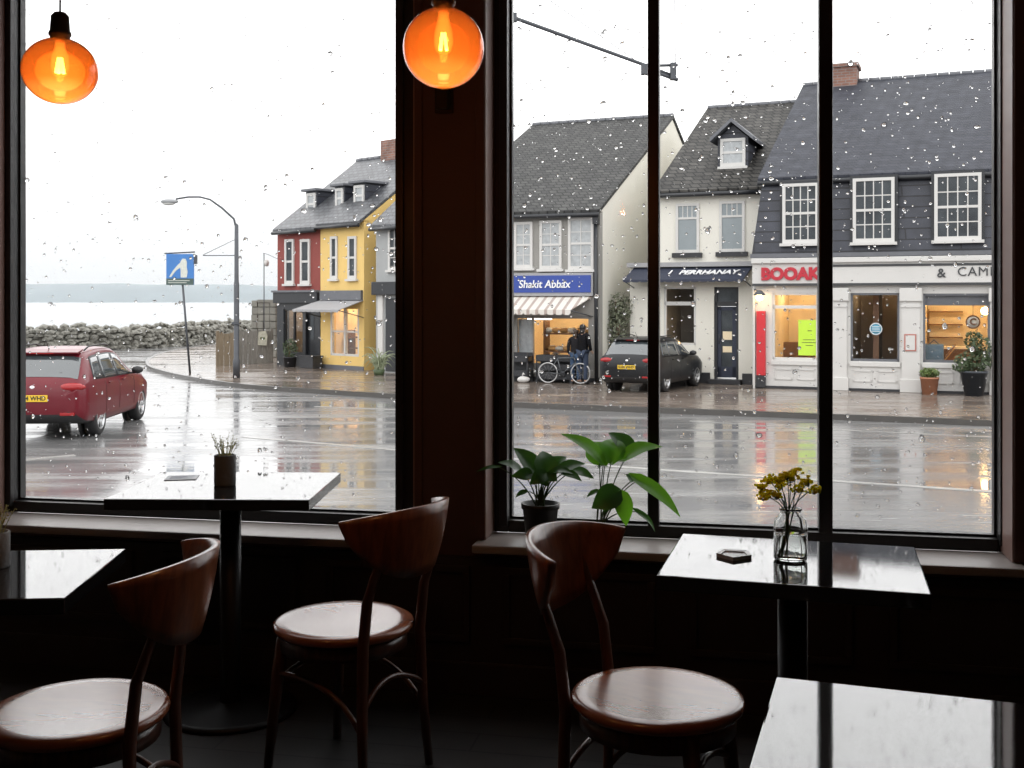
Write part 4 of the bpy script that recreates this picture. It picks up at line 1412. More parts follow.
# splayed slate front
sl = MB()
vs = [(0, -.12, zM), (WC, -.12, zM), (WC, .16, zEC - .05), (uu - .0, .16, zEC - .05), (0, .4, zM), (WC, .4, zM), (WC, .4, zEC - .05), (uu, .4, zEC - .05)]
sl.add(vs, [(0, 1, 2, 3), (5, 4, 7, 6), (0, 3, 7, 4), (1, 5, 6, 2), (3, 2, 6, 7), (0, 4, 5, 1)])
sl.build('slate_front', m_slatewall, S, 'dark slate-hung upper front')
MB().box(-.02, WC, -.2, -.10, zM - .06, zM + .04).build('eaves_flashing', m_lead, S)
for (a, b, t0, t1, k) in ((783.5, 819.5, 184, 243.5, 0), (853.5, 895, 178.5, 242.5, 0), (934.5, 981.5, 174, 240.5, 0)):
    c_ = (a + b) / 2
    bx = MB().box(FC.u(a) - .07, FC.u(b) + .07, -.14, .25, FC.z(c_, t1) - .02, FC.z(c_, t0) + .07)
    bxo = bx.build('window_box', m_black, S)
    house_window(bxo, FC.u(a), FC.u(b), FC.z(c_, t1), FC.z(c_, t0), 4, 4, t=-.14, fr=.075, bar=.026)
# ground floor
w1 = (FC.u(772.5), FC.u(818), FC.z(795, 360), FC.z(795, 293))
w2 = (FC.u(850.5), FC.u(899.5), FC.z(875, 361.5), FC.z(875, 293))
w3 = (FC.u(923), FC.u(990), FC.z(956, 363), FC.z(956, 293.5))
gf = walled(MB(), 0, WC, 0, zM - .06, 0, .22, [w1, w2, w3])
gf.build('shopfront_wall', m_white, S)
fz0, fz1 = FC.z(830, 284.5), FC.z(830, 263)
fc_ = MB().box(.02, WC, -.14, 0, fz0, fz1)
fas = fc_.build('fascia', m_white, S)
MB().box(.0, WC, -.22, 0, fz1, fz1 + .13, bev=.02).build('cornice', m_white, S)
MB().box(.02, WC, -.155, -.13, fz0 - .03, fz0 + .03).build('fascia_line', m_letter_k, fas)
MB().box(FC.u(830), WC, -.155, -.13, fz1 - .10, fz1 - .045).build('fascia_line', m_letter_k, fas)
lettering(fas, 'BOOAK', FC.u(791), -.155, FC.z(791, 274.5), .40, m_letter_r, bold=.022, width=FC.u(821) - FC.u(761), depth=.03, name='red_lettering')
lettering(fas, '&', FC.u(941.5), -.15, FC.z(941, 273.5), .30, m_letter_k, bold=.004)
lettering(fas, 'CAMI', FC.u(975), -.15, FC.z(976, 272), .30, m_letter_k, bold=0, spacing=1.1, width=FC.u(992) - FC.u(958))
for (a, b) in ((829, 848), (901, 921), (990, 1010), (752.8, 756.5)):
    p = MB()
    u0, u1 = FC.u(a), FC.u(b)
    zt = FC.z((a + b) / 2, 288)
    p.box(u0 + .02, u1 - .02, -.09, 0, 0, zt)
    if b - a > 8:
        p.box(u0 - .03, u1 + .03, -.14, 0, zt - .32, zt, bev=.02); p.box(u0 - .0, u1 + .0, -.115, 0, zt - .46, zt - .40); p.box(u0 - .02, u1 + .02, -.13, 0, 0, .32, bev=.015)
    p.build('pilaster', m_white, S)
MB().box(0, WC, -.05, 0, 0, .06).build('plinth', m_plinth, S)
for i, (a, b, c, d) in enumerate((w1, w2, w3)):
    f = MB()
    for (p, q, r, s) in ((a, a + .05, c, d), (b - .05, b, c, d), (a, b, c, c + .06), (a, b, d - .05, d)):
        f.box(p, q, .02, .12, r, s)
    if i == 0:
        zz = FC.z(795, 307)
        f.box(a, b, .02, .12, zz - .04, zz + .04)
    fo = f.build('shop_window_frame', m_white if i < 1 else m_lead, S)
    MB().box(a, b, .06, .068, c, d).build('pane', m_pane, fo)
    pn = MB().box(a - .02, b + .02, -.05, 0, c - .12, c - .02)
    n = 2
    for k in range(n):
        x0, x1 = a + (b - a) * k / n + .06, a + (b - a) * (k + 1) / n - .06
        for (p, q, r, s) in ((x0, x1, .22, .25), (x0, x1, c - .25, c - .22), (x0, x0 + .03, .22, c - .22), (x1 - .03, x1, .22, c - .22)):
            pn.box(p, q, -.02, 0, r, s)
    pn.build('stall_riser_panel', m_white, S)
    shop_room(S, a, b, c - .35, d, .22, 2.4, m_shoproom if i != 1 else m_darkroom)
MB().box(w3[0] + .05, w3[1] - .05, .10, .12, w3[3] - .28, w3[3] - .05).build('window_blind', m_lead, S, 'rolled dark window blind')
# chimney
tc_ = 8.0
ca, cb = FC.u(833, tc_), FC.u(858, tc_)
cm = MB().box(ca, cb, tc_ - .45, tc_ + .45, zRC - .5, FC.z(845, 68, tc_)).box(ca - .06, cb + .06, tc_ - .5, tc_ + .5, FC.z(845, 69.5, tc_), FC.z(845, 66, tc_))
cmo = cm.build('chimney', m_brick, S)
# red board, lamp
a, b = FC.u(757.2), FC.u(766)
rb = MB().box(a, b, -.12, 0, FC.z(761, 375), FC.z(761, 311), bev=.01).build('red_side_board', m_redpaint, S, 'tall narrow red board')
MB().box(a, b, -.12, 0, 0.02, FC.z(761, 375)).build('red_board_foot', m_plinth, S)
lo = MB().tube([(a - .08, 0, FC.z(760, 291)), (a - .02, -.22, FC.z(760, 289)), ((a + b) / 2, -.30, FC.z(760, 292))], .016, 8)
lo.lathe([(0, .10), (.05, .09), (.15, -.02), (.14, -.03), (0, .02)], 20, mat=Matrix.Translation(((a + b) / 2, -.30, FC.z(760, 294))))
lamp_ = lo.build('wall_lamp', m_steel, S)
MB().blob(((a + b) / 2, -.30, FC.z(760, 297.5)), .085, 2).build('lamp_bulb', m_glow2, lamp_)
# poster, sticker, notice, roundel
def stuck(name, label, cat, F, a, b, c, d, t, mat, th=.006):
    u0, u1, z0, z1 = F.u(a), F.u(b), F.z((a + b) / 2, d), F.z((a + b) / 2, c)
    w = F.world((u0 + u1) / 2, t)
    r = thing(name, label, cat, (w.x, w.y, F.zb + (z0 + z1) / 2), F.a)
    MB().box((u0 - u1) / 2, (u1 - u0) / 2, -th, 0, (z0 - z1) / 2, (z1 - z0) / 2).build('sheet', mat, r)
    return r, (u1 - u0), (z1 - z0)


m_lime = M('lime_paper', (.52, .78, .06), .6, var=(6, .06))
r, w_, h_ = stuck('poster', 'lime green poster in the window under the red lettering', 'poster', FC, 798, 821, 320, 355.5, .055, m_lime)
m_ink = M('dark_print_ink', (.07, .09, .03), .6, var=(30, .3))
pr = MB()
pr.box(-.05, .05, -.008, -.006, .16, .18)
for k, q in enumerate((.16, .19, .10)):
    pr.box(-q, q * .8, -.008, -.006, -.06 - k * .07, -.045 - k * .07)
pr.build('print', m_ink, r)
r, w_, h_ = stuck('notice_frame', 'white framed notice with red border on the pilaster', 'notice', FC, 904.5, 916.5, 334, 351, -.092, M('notice_red_frame', (.42, .16, .13), .5, var=(10, .1)), .02)
MB().box(-w_ / 2 + .03, w_ / 2 - .03, -.024, -.02, -h_ / 2 + .03, h_ / 2 - .03).build('paper', m_white, r)


def disc(name, label, cat, F, px, py, rpx, t, mat, ringmat):
    u, z = F.hit(px, py, t)
    rr = F.u(px + rpx, t) - u
    w = F.world(u, t)
    r = thing(name, label, cat, (w.x, w.y, F.zb + z), F.a)
    R90 = Matrix.Rotation(PI / 2, 4, 'X')
    MB().lathe([(0, 0), (rr * .82, 0), (rr * .82, .012), (0, .012)], 28, mat=R90).build('disc', mat, r)
    MB().lathe([(rr * .8, 0), (rr, 0), (rr, .02), (rr * .8, .02)], 28, mat=R90, closed=True).build('rim', ringmat, r)
    return r, rr


m_pale = M('pale_print', (.55, .60, .62), .5, var=(30, .15))
r, rr = disc('window_sticker', 'round blue sticker on the middle shop window glass', 'sticker', FC, 876, 329, 6.5, .055, M('sticker_blue', (.10, .32, .45), .5, var=(10, .15)), m_pale)
pr = MB()
for k in (-1, 0, 1):
    pr.box(-rr * .6, rr * .6, -.016, -.012, k * rr * .36 - rr * .07, k * rr * .36 + rr * .07)
pr.build('print', m_pale, r)
r, rr = disc('hanging_roundel', 'round pale sign with a letter C hanging inside the lit right shop window', 'sign', FC, 973, 322, 7.5, .35, m_cakew, m_brown)
lettering(r, 'C', 0, -.03, 0, rr * 1.3, m_brown, bold=.01)
MB().tube([(0, 0, rr), (0, 0, FC.z(973, 293.5, .35) - FC.z(973, 322, .35))], .006, 5).build('cord', m_steel, r)
u, z = FC.hit(985, 311, .5)
w_ = FC.world(u, .5)
r = thing('hanging_bulb', 'bare glowing bulb hanging in the lit right shop window', 'lamp', (w_.x, w_.y, FC.zb + w3[3]))
MB().blob((0, 0, FC.zb + z - FC.zb - w3[3]), .095, 2).build('bulb', m_glow2, r)
MB().tube([(0, 0, 0), (0, 0, z - w3[3] + .09)], .008, 6).build('cord', m_steel, r)


# furniture seen in the lit windows
def cafe_set(name, label, cat, F, px, t, mat, build):
    w = F.world(F.u(px, t), t)
    r = thing(name, label, cat, (w.x, w.y, F.zb), F.a)
    build(r, mat)
    return r


zf3 = w3[2] - .35


def counter(r, mat):
    MB().box(-.55, .55, -.25, .25, zf3, zf3 + .62).build('counter_body', mat, r)
    MB().box(-.6, .6, -.3, .3, zf3 + .62, zf3 + .67).build('counter_top', m_shoproom, r)


cafe_set('shop_counter', 'brown counter inside the lit right shop window', 'counter', FC, 960, 1.7, m_brown, counter)


def deckchair(r, mat):
    for s in (-.2, .2):
        MB().tube([(-.28, s, zf3), (.26, s, zf3 + .75)], .022, 6).build('side_rail', mat, r)
        MB().tube([(.22, s, zf3), (-.2, s, zf3 + .5)], .02, 6).build('leg', mat, r)
    MB().prism([(-.2, zf3 + .16), (.22, zf3 + .66), (.24, zf3 + .64), (-.16, zf3 + .12)], 'y', -.2, .2).build('seat_sling', m_bread, r)


cafe_set('folding_chair', 'folding wooden chair inside the lit right shop window', 'chair', FC, 944, .9, m_brown, deckchair)


def shelfset(r, mat):
    for k in range(3):
        MB().box(-.4, .4, -.12, .0, zf3 + .85 + k * .33, zf3 + .88 + k * .33).build('shelf_board', mat, r)
    MB().box(-.42, -.40, -.12, 0, zf3 + .5, zf3 + 1.6).build('side_panel', mat, r)


cafe_set('wall_shelf', 'small wall shelf at the back of the lit right shop window', 'shelf', FC, 946, 2.58, m_brown, shelfset)


def bluebag(r, mat):
    MB().box(-.22, .22, -.12, .12, w3[2] - .35, w3[2] + .42, bev=.03).build('board', mat, r)
    MB().tube([(-.1, 0, w3[2] + .42), (0, 0, w3[2] + .52), (.1, 0, w3[2] + .42)], .012, 6).build('handle', mat, r)


cafe_set('blue_box', 'dull blue box standing in the corner of the right shop window', 'box', FC, 934, .5, M('dull_blue', (.10, .15, .19), .6, var=(5, .3)), bluebag)


def cab(r, mat):
    z = w1[2] - .35
    MB().box(-.45, .45, -.2, .2, z, z + .72).build('cabinet_body', mat, r)
    for s in (-.22, .22):
        MB().box(s - .2, s + .2, -.215, -.2, z + .08, z + .66).build('door', mat, r)


cafe_set('cabinet', 'low brown cabinet inside the window with the lime poster', 'cabinet', FC, 796, 1.9, m_brown, cab)


def board2(r, mat):
    z = w2[2] - .35
    MB().box(-.06, .06, -.6, .6, z, z + 2.2).build('partition_panel', mat, r)
    MB().box(-.07, .07, -.62, -.58, z, z + 2.2).build('edge_trim', m_brown, r)


cafe_set('partition', 'dark upright partition inside the middle shop window', 'partition', FC, 878, 1.2, m_plinth, board2)

# ------------------------------------------------------------------ LEFT TERRACE: red house, yellow house, grey house
FLr = Frame(-8.0, 37.4, -42, PAVE)
uRd = FLr.u(277.5); uJ = FLr.u(320.5); uYe = FLr.u(364)
tL = 3.5


def dormer(root, F, a, b, y0, y1, t, width, lab=None):
    u0 = F.u(a, t); z0, z1 = F.z(a, y1, t), F.z(a, y0, t)
    u1 = u0 + width
    m = MB().box(u0, u1, t, t + 1.9, z0 - .25, z1)
    o = m.build('dormer', m_slatewall, root)
    house_window(o, u0 + .06, u1 - .06, z0, z1 - .06, 1, 2, t=t, pm=m_lace, fr=.09, name='dormer_window', sill=False)
    MB().box(u0 - .1, u1 + .1, t - .15, t + 2.1, z1, z1 + .09, bev=.02).build('dormer_roof', m_lead, o)
    return o


F1 = sub_frame(uRd, 0, FLr); W1 = uJ - uRd
zE1 = F1.z(300, 227.5); zR1 = F1.z(356, 164, tL)
R1 = root_at(F1, 'red_house', 'narrow red house with black shopfront and small dormer', 'building')
sw0, sw1, sz0, sz1 = F1.u(284), F1.u(303), F1.z(293, 352), F1.z(293, 309)
dd0, dd1 = F1.u(306), F1.u(315)
zf1 = F1.z(298, 293)
gable(R1, W1, tL, zE1, zR1, m_redren, m_redren, m_slate_l, [], over=.2, verge=.0, z0=zf1)
sfw = walled(MB(), 0, W1, 0, zf1, -.02, .22, [(sw0, sw1, sz0, sz1), (dd0, dd1, 0, sz1)])
sfw.build('shopfront', m_black, R1, 'black painted shopfront')
MB().box(-.05, W1, -.16, -.02, zf1 - .34, zf1 + .02, bev=.02).build('fascia', m_black, R1)
MB().box(-.06, W1, -.22, -.02, zf1 + .02, zf1 + .09).build('cornice', m_lead, R1)
for (a, b) in ((285.5, 294.5), (301, 310.5)):
    house_window(R1, F1.u(a), F1.u(b), F1.z(a, 284), F1.z(a, 239.5), 1, 2, fr=.09)
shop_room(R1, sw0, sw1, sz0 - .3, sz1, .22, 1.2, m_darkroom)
fo = MB()
for (p, q, r, s) in ((sw0, sw0 + .05, sz0, sz1), (sw1 - .05, sw1, sz0, sz1), ((sw0 + sw1) / 2 - .03, (sw0 + sw1) / 2 + .03, sz0, sz1), (sw0, sw1, sz1 - .05, sz1)):
    fo.box(p, q, .02, .1, r, s)
fo = fo.build('shop_window_frame', m_black, R1)
MB().box(sw0, sw1, .05, .058, sz0, sz1).build('pane', m_pane, fo)
dd_ = MB().box(dd0 + .02, dd1 - .02, .08, .13, .05, sz1).build('door', m_black, R1)
MB().box(dd0 + .15, dd1 - .15, .07, .08, .9, sz1 - .2).build('pane', m_win, dd_)
dormer(R1, F1, 306, 314, 192, 216, .9, .62)

F2 = sub_frame(uJ, 0, FLr); W2 = uYe - uJ
zE2 = F2.z(342, 222); zR2 = F2.z(356, 164, tL)
Y1 = root_at(F2, 'yellow_house', 'bright yellow house with grey awning and lit shop window', 'building')
yw = (F2.u(330.5), F2.u(359), F2.z(345, 356), F2.z(345, 309))
gable(Y1, W2, tL, zE2, zR2, m_yelren, m_yelren, m_slate_l, [yw], over=.2, verge=.0)
for (a, b) in ((331, 338), (348.5, 357)):
    house_window(Y1, F2.u(a), F2.u(b), F2.z(a, 279), F2.z(a, 236.5), 1, 2, fr=.085)
sg = MB().box(F2.u(322), F2.u(363), -.10, 0, F2.z(342, 300), F2.z(342, 290.5)).build('sign_board', m_lead, Y1, 'grey shop sign board')
awning(Y1, F2, F2.u(321), F2.u(363.5), F2.z(342, 300), F2.u(321) - .25, F2.u(363.5) - .05, F2.z(342, 300) - .3, .95, m_canvas, .08)
f = MB()
for (p, q, r, s) in ((yw[0], yw[0] + .07, yw[2], yw[3]), (yw[1] - .07, yw[1], yw[2], yw[3]), ((yw[0] + yw[1]) / 2 - .04, (yw[0] + yw[1]) / 2 + .04, yw[2], yw[3]), (yw[0], yw[1], yw[2], yw[2] + .07), (yw[0], yw[1], yw[2] + .75, yw[2] + .8)):
    f.box(p, q, .0, .1, r, s)
fo = f.build('shop_window_frame', m_white, Y1)
MB().box(yw[0], yw[1], .05, .058, yw[2], yw[3]).build('pane', m_pane, fo)
shop_room(Y1, yw[0], yw[1], yw[2] - .2, yw[3], .22, 1.3, m_shoproom)
MB().box(0, W2, -.03, 0, 0, .12).build('plinth', m_lead, Y1)
rg = random.Random(2)
gd = MB()
dormer(Y1, F2, 335, 341.5, 187, 209, .9, .52)
dormer(Y1, F2, 353.5, 360.5, 184, 207, .9, .62)
tq = tL
ch_ = MB().box(F2.u(386, tq), F2.u(386, tq) + .75, tq - .25, tq + .25, zR2 - .2, F2.z(390, 141, tq)).build('chimney', m_brick, Y1)
bk = thing('pastry_stand', 'small two-tier stand in the lit window of the yellow house', 'stand', (F2.world((yw[0] + yw[1]) / 2, .7).x, F2.world((yw[0] + yw[1]) / 2, .7).y, F2.zb), F2.a)
for k in range(2):
    MB().box(-.5, .5, -.15, .15, yw[2] + .2 + k * .35, yw[2] + .24 + k * .35).build('shelf', m_brown, bk)
MB().box(-.52, -.48, -.15, .15, yw[2] - .2, yw[2] + .8).build('side_panel', m_brown, bk)

p3 = ground(376, 372, PAVE)
F3 = Frame(p3.x, p3.y, -42, PAVE); W3 = 1.6
G3 = root_at(F3, 'grey_house', 'pale grey house partly hidden behind the cafe pillar', 'building')
zE3 = F3.z(380, 224)
gable(G3, W3, 1.9, zE3, zE3 + 1.5, m_stonehouse, m_stonehouse, m_slate_l, [], over=.2, verge=.05)
for px in (389,):
    house_window(G3, F3.u(px), F3.u(px + 12), F3.z(389, 270), F3.z(389, 227), 2, 4, fr=.08)
z3 = F3.z(385, 295)
MB().box(0, W3, -.2, 0, z3, z3 + .40, bev=.02).build('fascia', m_black, G3)
MB().box(F3.u(379), F3.u(384), -.06, 0, 0, z3).build('pilaster', m_white, G3)
MB().box(F3.u(386), F3.u(397), -.02, .04, 0.05, z3 - .1).build('door', m_black, G3)


# ------------------------------------------------------------------ fence, pier, planting on the left
def fence(label, pts, h, mat, name='plank_fence', rails=True):
    b = ground(*pts[0], PAVE); e = ground(*pts[1], PAVE)
    d = e - b; L = d.length
    t = thing(name, label, 'fence', b, math.atan2(d.y, d.x))
    n = max(3, int(L / .17))
    rg = random.Random(int(L * 100))
    m = MB()
    for i in range(n):
        m.box(L * i / n + .006, L * (i + 1) / n - .006, -.012, .012, .0, h * rg.uniform(.95, 1.0))
    m.build('plank_panel', mat, t)
    for x in (0, L):
        MB().box(x - .05, x + .05, .012, .11, 0, h + .05).build('post', mat, t)
    for z in (.35, h * .8):
        MB().box(0, L, .012, .05, z, z + .08).build('rail', mat, t)
    return t


f1 = fence('short brown plank screen beside the street lamp post', ((218, 366), (235.5, 365.5)), 1.12, m_plankb)
f2 = fence('grey weathered plank fence between the lamp post and the red house', ((238, 364), (272, 363)), 1.15, m_plank)
for (a, b, c, d) in ((258, 268, 331, 345), (246, 252, 336, 349)):
    pp = ground((a + b) / 2, 363.4, PAVE); k = pp.y / FPX
    r = thing('fence_notice', 'pale torn notice on the grey plank fence, %s' % ('nearer the red house' if a == 258 else 'nearer the lamp post'), 'notice', (pp.x, pp.y - .06, CZ - ((c + d) / 2 - HY) * k), -.1)
    hw, hh = (b - a) / 2 * k, (d - c) / 2 * k
    MB().prism([(-hw, -hh), (hw * .8, -hh * 1.05), (hw, hh * .3), (hw * .6, hh), (-hw * .8, hh * .9)], 'y', -.004, .004).build('sheet', M('weathered_paper', (.42, .40, .32), .7, var=(12, .5)), r)
    MB().box(-hw * .5, hw * .5, -.006, -.004, -hh * .2, hh * .1).build('print', m_ink, r)

b = ground(252, 357, PAVE); k = b.y / FPX
t = thing('stone_pier', 'stepped grey stone pier behind the fence beside the red house', 'pier', b, -.3)
m = MB(); rg = random.Random(9)
wid, hei = 28 * k, 57 * k
m.box(0, wid, 0, .6, 0, hei - .1)
for row in range(8):
    for q in range(4):
        m.box(wid * q / 4 + rg.uniform(.0, .04), wid * (q + 1) / 4 - .015, -.05 - rg.uniform(0, .05), .1, hei * row / 8 + .01, hei * (row + 1) / 8 - .015, bev=.02)
m.build('pier_body', m_stone, t)
MB().box(wid * .25, wid * 1.02, -.1, .65, hei - .1, hei + .02, bev=.02).build('coping', m_stone, t)


def leafy(name, label, cat, loc, blobs, mat, n, size, seed, pot=None, stem_h=0.0, group=None):
    r = thing(name, label, cat, loc, 0, group)
    rg = random.Random(seed)
    m = MB()
    for (c, rad) in blobs:
        for _ in range(int(n)):
            d = Vector((rg.gauss(0, 1), rg.gauss(0, 1), rg.gauss(0, 1))).normalized() * (rg.random() ** .4)
            p = Vector((c[0] + d.x * rad[0], c[1] + d.y * rad[1], c[2] + d.z * rad[2]))
            q = Vector((rg.gauss(0, 1), rg.gauss(0, 1), rg.gauss(0, 1))).normalized()
            q2 = q.cross(Vector((rg.gauss(0, 1), rg.gauss(0, 1), rg.gauss(0, 1)))).normalized()
            s = size * rg.uniform(.6, 1.3)
            m.add([p - q * s, p + q2 * s * .45, p + q * s, p - q2 * s * .45], [(0, 1, 2, 3)])
    fo = m.build('foliage', mat, r); fo['kind'] = 'stuff'
    st = MB()
    for (c, rad) in blobs:
        for _ in range(4):
            st.tube(arc((rg.uniform(-.05, .05), rg.uniform(-.05, .05), stem_h), (c[0] * .4, c[1] * .4, (c[2] + stem_h) / 2), (c[0] + rg.uniform(-.4, .4) * rad[0], c[1] + rg.uniform(-.4, .4) * rad[1], c[2] + rg.uniform(-.2, .5) * rad[2]), 5), [.016, .014, .012, .01, .008, .005], 5)
    st.build('stem', m_brown, r)
    if pot:
        rt, rb, h, pm = pot
        MB().lathe([(0, 0), (rb, 0), (rt, h * .9), (rt * 1.05, h * .9), (rt * 1.05, h), (rt * .93, h), (rt * .9, h * .85), (0, h * .85)], 28).build('pot', pm, r)
    return r


p = at(974, 396, 1); w_ = FC.world(FC.u(974, -.45), -.45)
kk = w_.y / FPX
leafy('potted_shrub', 'tall dark pot with a wide leafy shrub before the right shop window', 'plant', (w_.x, w_.y, PAVE),
      [((0, 0, .80), (.42, .35, .28)), ((-.2, 0, .70), (.3, .25, .2)), ((.22, 0, .95), (.25, .22, .4)), ((.02, .05, 1.2), (.2, .2, .35))], m_bushd, 230, .055, 41, (.30, .20, .58, M('dark_glazed_pot', (.030, .036, .045), .3, var=(6, .2))), .5)
w_ = FC.world(FC.u(929.5, -.4), -.4)
leafy('potted_herb', 'small terracotta pot with bushy green herb outside the shop', 'plant', (w_.x, w_.y, PAVE), [((0, 0, .50), (.24, .2, .11))], m_bushg, 300, .05, 43, (.205, .16, .40, m_pot_terra), .36)
w_ = FR.world(FR.u(617, .85), .85)
leafy('climbing_shrub', 'grey-green shrub growing against the cream gable behind the black car', 'shrub', (w_.x, w_.y, PAVE),
      [((0, 0, .7), (.36, .3, .65)), ((-.05, 0, 1.4), (.42, .32, .55)), ((.08, 0, 1.95), (.34, .3, .50))], M('grey_green_leaves', (.15, .165, .11), .6, var=(3, .5)), 420, .06, 47)
w_ = ground(379, 375, PAVE)
r = thing('spiky_plant', 'clump of long arching pale leaves before the grey house', 'plant', w_)
rg = random.Random(12); m = MB()
for i in range(70):
    a = rg.uniform(0, 2 * PI); L = rg.uniform(.45, .95)
    b0 = Vector((rg.uniform(-.1, .1), rg.uniform(-.1, .1), 0))
    e = b0 + Vector((math.cos(a) * L * .55, math.sin(a) * L * .5, L * rg.uniform(.25, .9)))
    pts = arc(b0, b0 + Vector((math.cos(a) * .1, math.sin(a) * .1, L)), e, 5)
    m.tube(pts, [.02, .02, .018, .014, .009, .003], 4)
fo = m.build('foliage', m_silverleaf, r); fo['kind'] = 'stuff'
MB().lathe([(0, 0), (.14, 0), (.18, .16), (.12, .17), (0, .17)], 16).build('leaf_base', m_bushd, r)
w_ = F1.world(F1.u(290, -.5), -.5)
leafy('potted_shrub', 'dark rounded shrub in a tub outside the black shopfront', 'plant', (w_.x, w_.y, PAVE), [((0, 0, .62), (.26, .26, .32))], m_bushd, 260, .05, 53, (.22, .18, .34, m_plinth), .3)
w_ = F1.world(F1.u(311, -.35), -.35)
r = thing('bench_box', 'low dark storage box by the door of the red house', 'box', (w_.x, w_.y, PAVE), F1.a)
MB().box(-.35, .35, -.2, .2, 0, .36, bev=.01).build('box_body', m_plinth, r)
MB().box(-.37, .37, -.22, .22, .36, .41, bev=.01).build('lid', m_plinth, r)

# ------------------------------------------------------------------ goods, bicycles and people outside the bakery
def goods(label, px, t, w, h, d, name='goods_stand', bins=3):
    p = FA.world(FA.u(px, -t), -t)
    r = thing(name, label, 'stand', (p.x, p.y, PAVE), FA.a)
    m = MB()
    for x in (-w / 2, w / 2 - .04):
        for y in (-d / 2, d / 2 - .04):
            m.box(x, x + .04, y, y + .04, 0, h)
    m.box(-w / 2 + .02, w / 2 - .02, d / 2 - .03, d / 2, .05, h)
    m.build('stand_frame', m_plinth, r)
    for k in range(bins):
        z = h * (k + .35) / bins
        b = MB().box(-w / 2, w / 2, -d / 2, d / 2, z, z + .02)
        for (a, c, e, f) in ((-w / 2, w / 2, -d / 2, -d / 2 + .02), (-w / 2, w / 2, d / 2 - .02, d / 2), (-w / 2, -w / 2 + .02, -d / 2, d / 2), (w / 2 - .02, w / 2, -d / 2, d / 2)):
            b.box(a, c, e, f, z, z + .17)
        b.build('tray', m_plinth, r)
    return r


goods('dark tiered goods stand under the bakery window', 556, .35, 1.0, .72, .4)
goods('black goods stand at the pillar end of the bakery window', 520, .35, .62, .78, .4, bins=2)
p = FA.world(FA.u(523.5, -.75), -.75)
r = thing('plastic_bag', 'knotted white bag on the ground before the black goods stand', 'bag', (p.x, p.y, PAVE))
m = MB().blob((0, 0, .085), (.17, .13, .09), 2, .08, rg=random.Random(3)); m.build('bag_body', m_white, r)
MB().tube([(-.03, 0, .19), (0, 0, .25), (.04, 0, .22)], [.02, .03, .01], 6).build('knot', m_white, r)


def bicycle(label, loc, yaw, s=1.0):
    r = thing('bicycle', label, 'bicycle', loc, yaw); r.scale = (s, s, s)
    R90 = Matrix.Rotation(PI / 2, 4, 'X')
    m_tyre = M('tyre_rubber', (.02, .02, .02), .7, var=(20, .2))
    m_bikeframe = M('bicycle_frame_paint', (.10, .11, .12), .35, var=(10, .2))
    m_spoke = M('spoke_steel', (.5, .5, .5), .35, .8, var=(20, .1))
    for x in (0, 1.04):
        T = Matrix.Translation((x, 0, .33)) @ R90
        w = MB().lathe([(.30 + .02 * math.cos(q * PI / 4), .02 * math.sin(q * PI / 4)) for q in range(8)], 32, mat=T, closed=True).build('wheel', m_spoke, r)
        sp = MB()
        for k in range(12):
            a = 2 * PI * k / 12
            sp.tube([(x, .015 if k % 2 else -.015, .33), (x + math.cos(a) * .29, 0, .33 + math.sin(a) * .29)], .0025, 3)
        sp.build('spokes', m_spoke, w)
        MB().tube([(x, -.05, .33), (x, .05, .33)], .02, 8).build('hub', m_steel, w)
    f = MB()
    BB, ST, HT, HB = (.44, 0, .30), (.30, 0, .78), (.84, 0, .80), (.88, 0, .66)
    for a, b in ((BB, ST), (ST, HT), (BB, HB), (HT, HB)):
        f.tube([a, b], .016, 8)
    for y in (-.05, .05):
        f.tube([(0, y, .33), (BB[0], y * .5, BB[2])], .009, 6); f.tube([(0, y, .33), (ST[0], y * .4, ST[2] - .04)], .008, 6)
    f.build('bicycle_frame', m_bikeframe, r)
    f = MB()
    for y in (-.05, .05):
        f.tube([(.88, y * .7, .66), (.95, y, .45), (1.04, y, .33)], .010, 6)
    f.build('fork', m_bikeframe, r)
    MB().tube([HT, (.80, 0, .95)], .014, 8).tube([(.72, -.27, .93), (.82, -.18, .97), (.82, .18, .97), (.72, .27, .93)], .012, 8).build('handlebar', m_steel, r)
    MB().tube([ST, (.27, 0, .90)], .013, 8).blob((.26, 0, .92), (.13, .07, .03), 2).build('saddle', m_tyre, r)
    MB().lathe([(0, -.004), (.09, -.004), (.09, .004), (0, .004)], 20, mat=Matrix.Translation((.44, .04, .30)) @ R90).build('chainring', m_steel, r)
    MB().tube([(.44, .05, .30), (.52, .07, .17)], .01, 6).tube([(.44, -.05, .30), (.36, -.07, .43)], .01, 6).box(.48, .58, .06, .14, .155, .175).box(.31, .41, -.14, -.06, .42, .44).build('pedal', m_steel, r)
    return r


p = FA.world(FA.u(548, -.72), -.72)
bicycle('grey bicycle leaning side-on by the bakery goods stand', (p.x, p.y, PAVE), FA.a + .05, .86)


